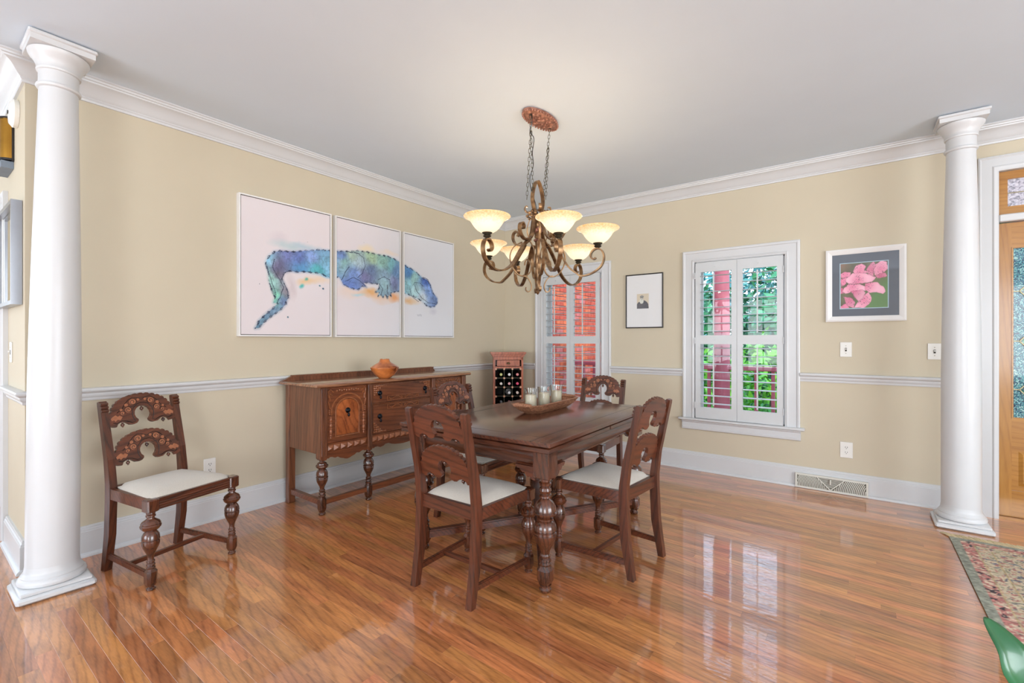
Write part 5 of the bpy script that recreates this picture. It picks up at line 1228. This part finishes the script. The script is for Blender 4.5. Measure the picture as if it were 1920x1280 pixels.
# brick wing seen through the left window
M_mort = mat('mortar', (206, 170, 160), .9)
wing = struct(MB().box(-4.1, -3.86, YW+.17, 8.2, -1, 3.6).build('wall_brick_wing', M_mort, smooth=False))
def brickm(n, c, c2): return mat(n, c, .85, c2=c2, nscale=20, bump=.6)
BM = [brickm('brick_red', (206, 84, 56), (170, 56, 40)), brickm('brick_orange', (222, 106, 62), (186, 76, 46)), brickm('brick_pink', (212, 112, 104), (180, 84, 76))]
bms = []
for m_ in BM: b = MB(); b.cbox(-.012, .012, 0, .203, 0, .062, .003); bms.append([b, m_, None])
cnt = 0; far = MB()
rb = random.Random(5)
for r in range(-8, 44):
    z = r*.075+.003
    for c_ in range(15):
        y_ = YW+.2+c_*.215+(.107 if r % 2 else 0)
        if .0 <= z <= 2.5 and 5.25 < y_ < 7.35 and cnt < 300:
            k = rb.choice((0, 0, 1, 1, 2)); e = bms[k]
            if e[2] is None: e[2] = e[0].build('brick', e[1], wing, smooth=False); e[2].location = (-3.855, y_, z)
            else: inst(e[2], 'brick', wing, (-3.855+rb.uniform(-.002, .002), y_, z))
            cnt += 1
        elif y_ < 7.95: far.cbox(-3.867, -3.843, y_, y_+.203, z, z+.062, .003)
far.build('distant_bricks', BM[0], wing, smooth=False, kind='stuff')
# trees and shrubs
def leaves_mesh(n, size, shell=True, seed=1, flat=1.):
    r = np.random.RandomState(seed); d = r.normal(size=(n, 3)); d /= np.linalg.norm(d, axis=1)[:, None]
    rad = (1-.45*r.rand(n)**1.5); lump = 1+.16*np.sin(d[:, 0]*5+seed)*np.cos(d[:, 1]*6)+.12*np.sin(d[:, 2]*9+seed*2)
    c = d*(rad*lump)[:, None]; c[:, 2] *= flat
    nn = d+r.normal(size=(n, 3))*.7; nn /= np.linalg.norm(nn, axis=1)[:, None]
    a = np.cross(nn, r.normal(size=(n, 3))); a /= np.linalg.norm(a, axis=1)[:, None]; bb = np.cross(nn, a)
    s = size*(.6+.8*r.rand(n))[:, None]
    V = np.stack([c-a*s, c-bb*s*.45, c+a*s, c+bb*s*.45], 1).reshape(-1, 3); return V, np.arange(n*4).reshape(-1, 4)
TM = {}
def foliage(loc, rad, m, n, size, name, label, cat, seed, group, trunk=True, flat=1.):
    key = (seed, n, size, m.name, flat)
    t = thing(name, label, cat, (loc[0], loc[1], -1.0), 0, group)
    if key not in TM:
        V, Q = leaves_mesh(n, size, seed=seed, flat=flat); me = bpy.data.meshes.new('foliage'); me.from_pydata(V.tolist(), [], Q.tolist()); me.materials.append(m); TM[key] = me
    o = bpy.data.objects.new('foliage', TM[key]); C.objects.link(o); o.parent = t; o.location = (0, 0, loc[2]+1); o.scale = (rad, rad, rad); o['kind'] = 'stuff'
    b = MB(); b.tube([(0, 0, 0), (.03, 0, (loc[2]+1)*.5), (0, .02, loc[2]+1)], .03+.04*rad, 8, up=(0, 1, 0), scale=[1, .8, .5]); b.build('trunk' if trunk else 'stem', M_bark, t)
M_bark = mat('bark', (92, 74, 60), .9)
def leafm(n, c, c2):
    m = mat(n, c, .55, c2=c2, nscale=3); b = m.node_tree.nodes['Principled BSDF']; return m
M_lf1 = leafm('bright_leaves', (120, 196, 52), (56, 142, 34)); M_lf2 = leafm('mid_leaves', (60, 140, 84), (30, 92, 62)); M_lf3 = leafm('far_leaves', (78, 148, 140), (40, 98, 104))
for i, (x, y_, z, r, lb) in enumerate([(-2.35, 8.2, .15, 1.0, 'bright green shrub behind the porch column'), (-1.15, 8.75, .35, 1.05, 'bright green shrub seen through the right shutter of the garden window'), (.15, 8.4, .2, 1.0, 'bright green shrub behind the porch railing, between the two porch columns'), (2.0, 8.7, .5, 1.15, 'bright green shrub outside the front door')]):
    foliage((x, y_, z), r, M_lf1, 1500, .075, 'leafy_shrub', lb, 'shrub', 1+i % 2, 'shrubs beyond the porch railing', False)
for i, (x, y_, z, r, lb) in enumerate([(-3.6, 13.6, .9, 2.0, 'green garden tree left of the porch column'), (-.6, 13, 1.0, 2.2, 'green garden tree filling the right shutter of the garden window'), (3.2, 13, 1.0, 2.2, 'green garden tree beyond the front door')]):
    foliage((x, y_, z), r, M_lf2, 3600, .06, 'garden_tree', lb, 'tree', 5+i % 2, 'trees beyond the shrubs')
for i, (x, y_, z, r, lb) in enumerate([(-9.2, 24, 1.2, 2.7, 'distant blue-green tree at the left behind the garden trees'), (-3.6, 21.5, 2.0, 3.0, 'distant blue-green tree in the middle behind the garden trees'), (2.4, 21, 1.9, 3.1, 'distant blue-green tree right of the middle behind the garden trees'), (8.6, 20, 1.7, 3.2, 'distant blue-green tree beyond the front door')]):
    foliage((x, y_, z), r, M_lf3, 4200, .055, 'distant_tree', lb, 'tree', 9+i % 2, 'distant blue-green trees')
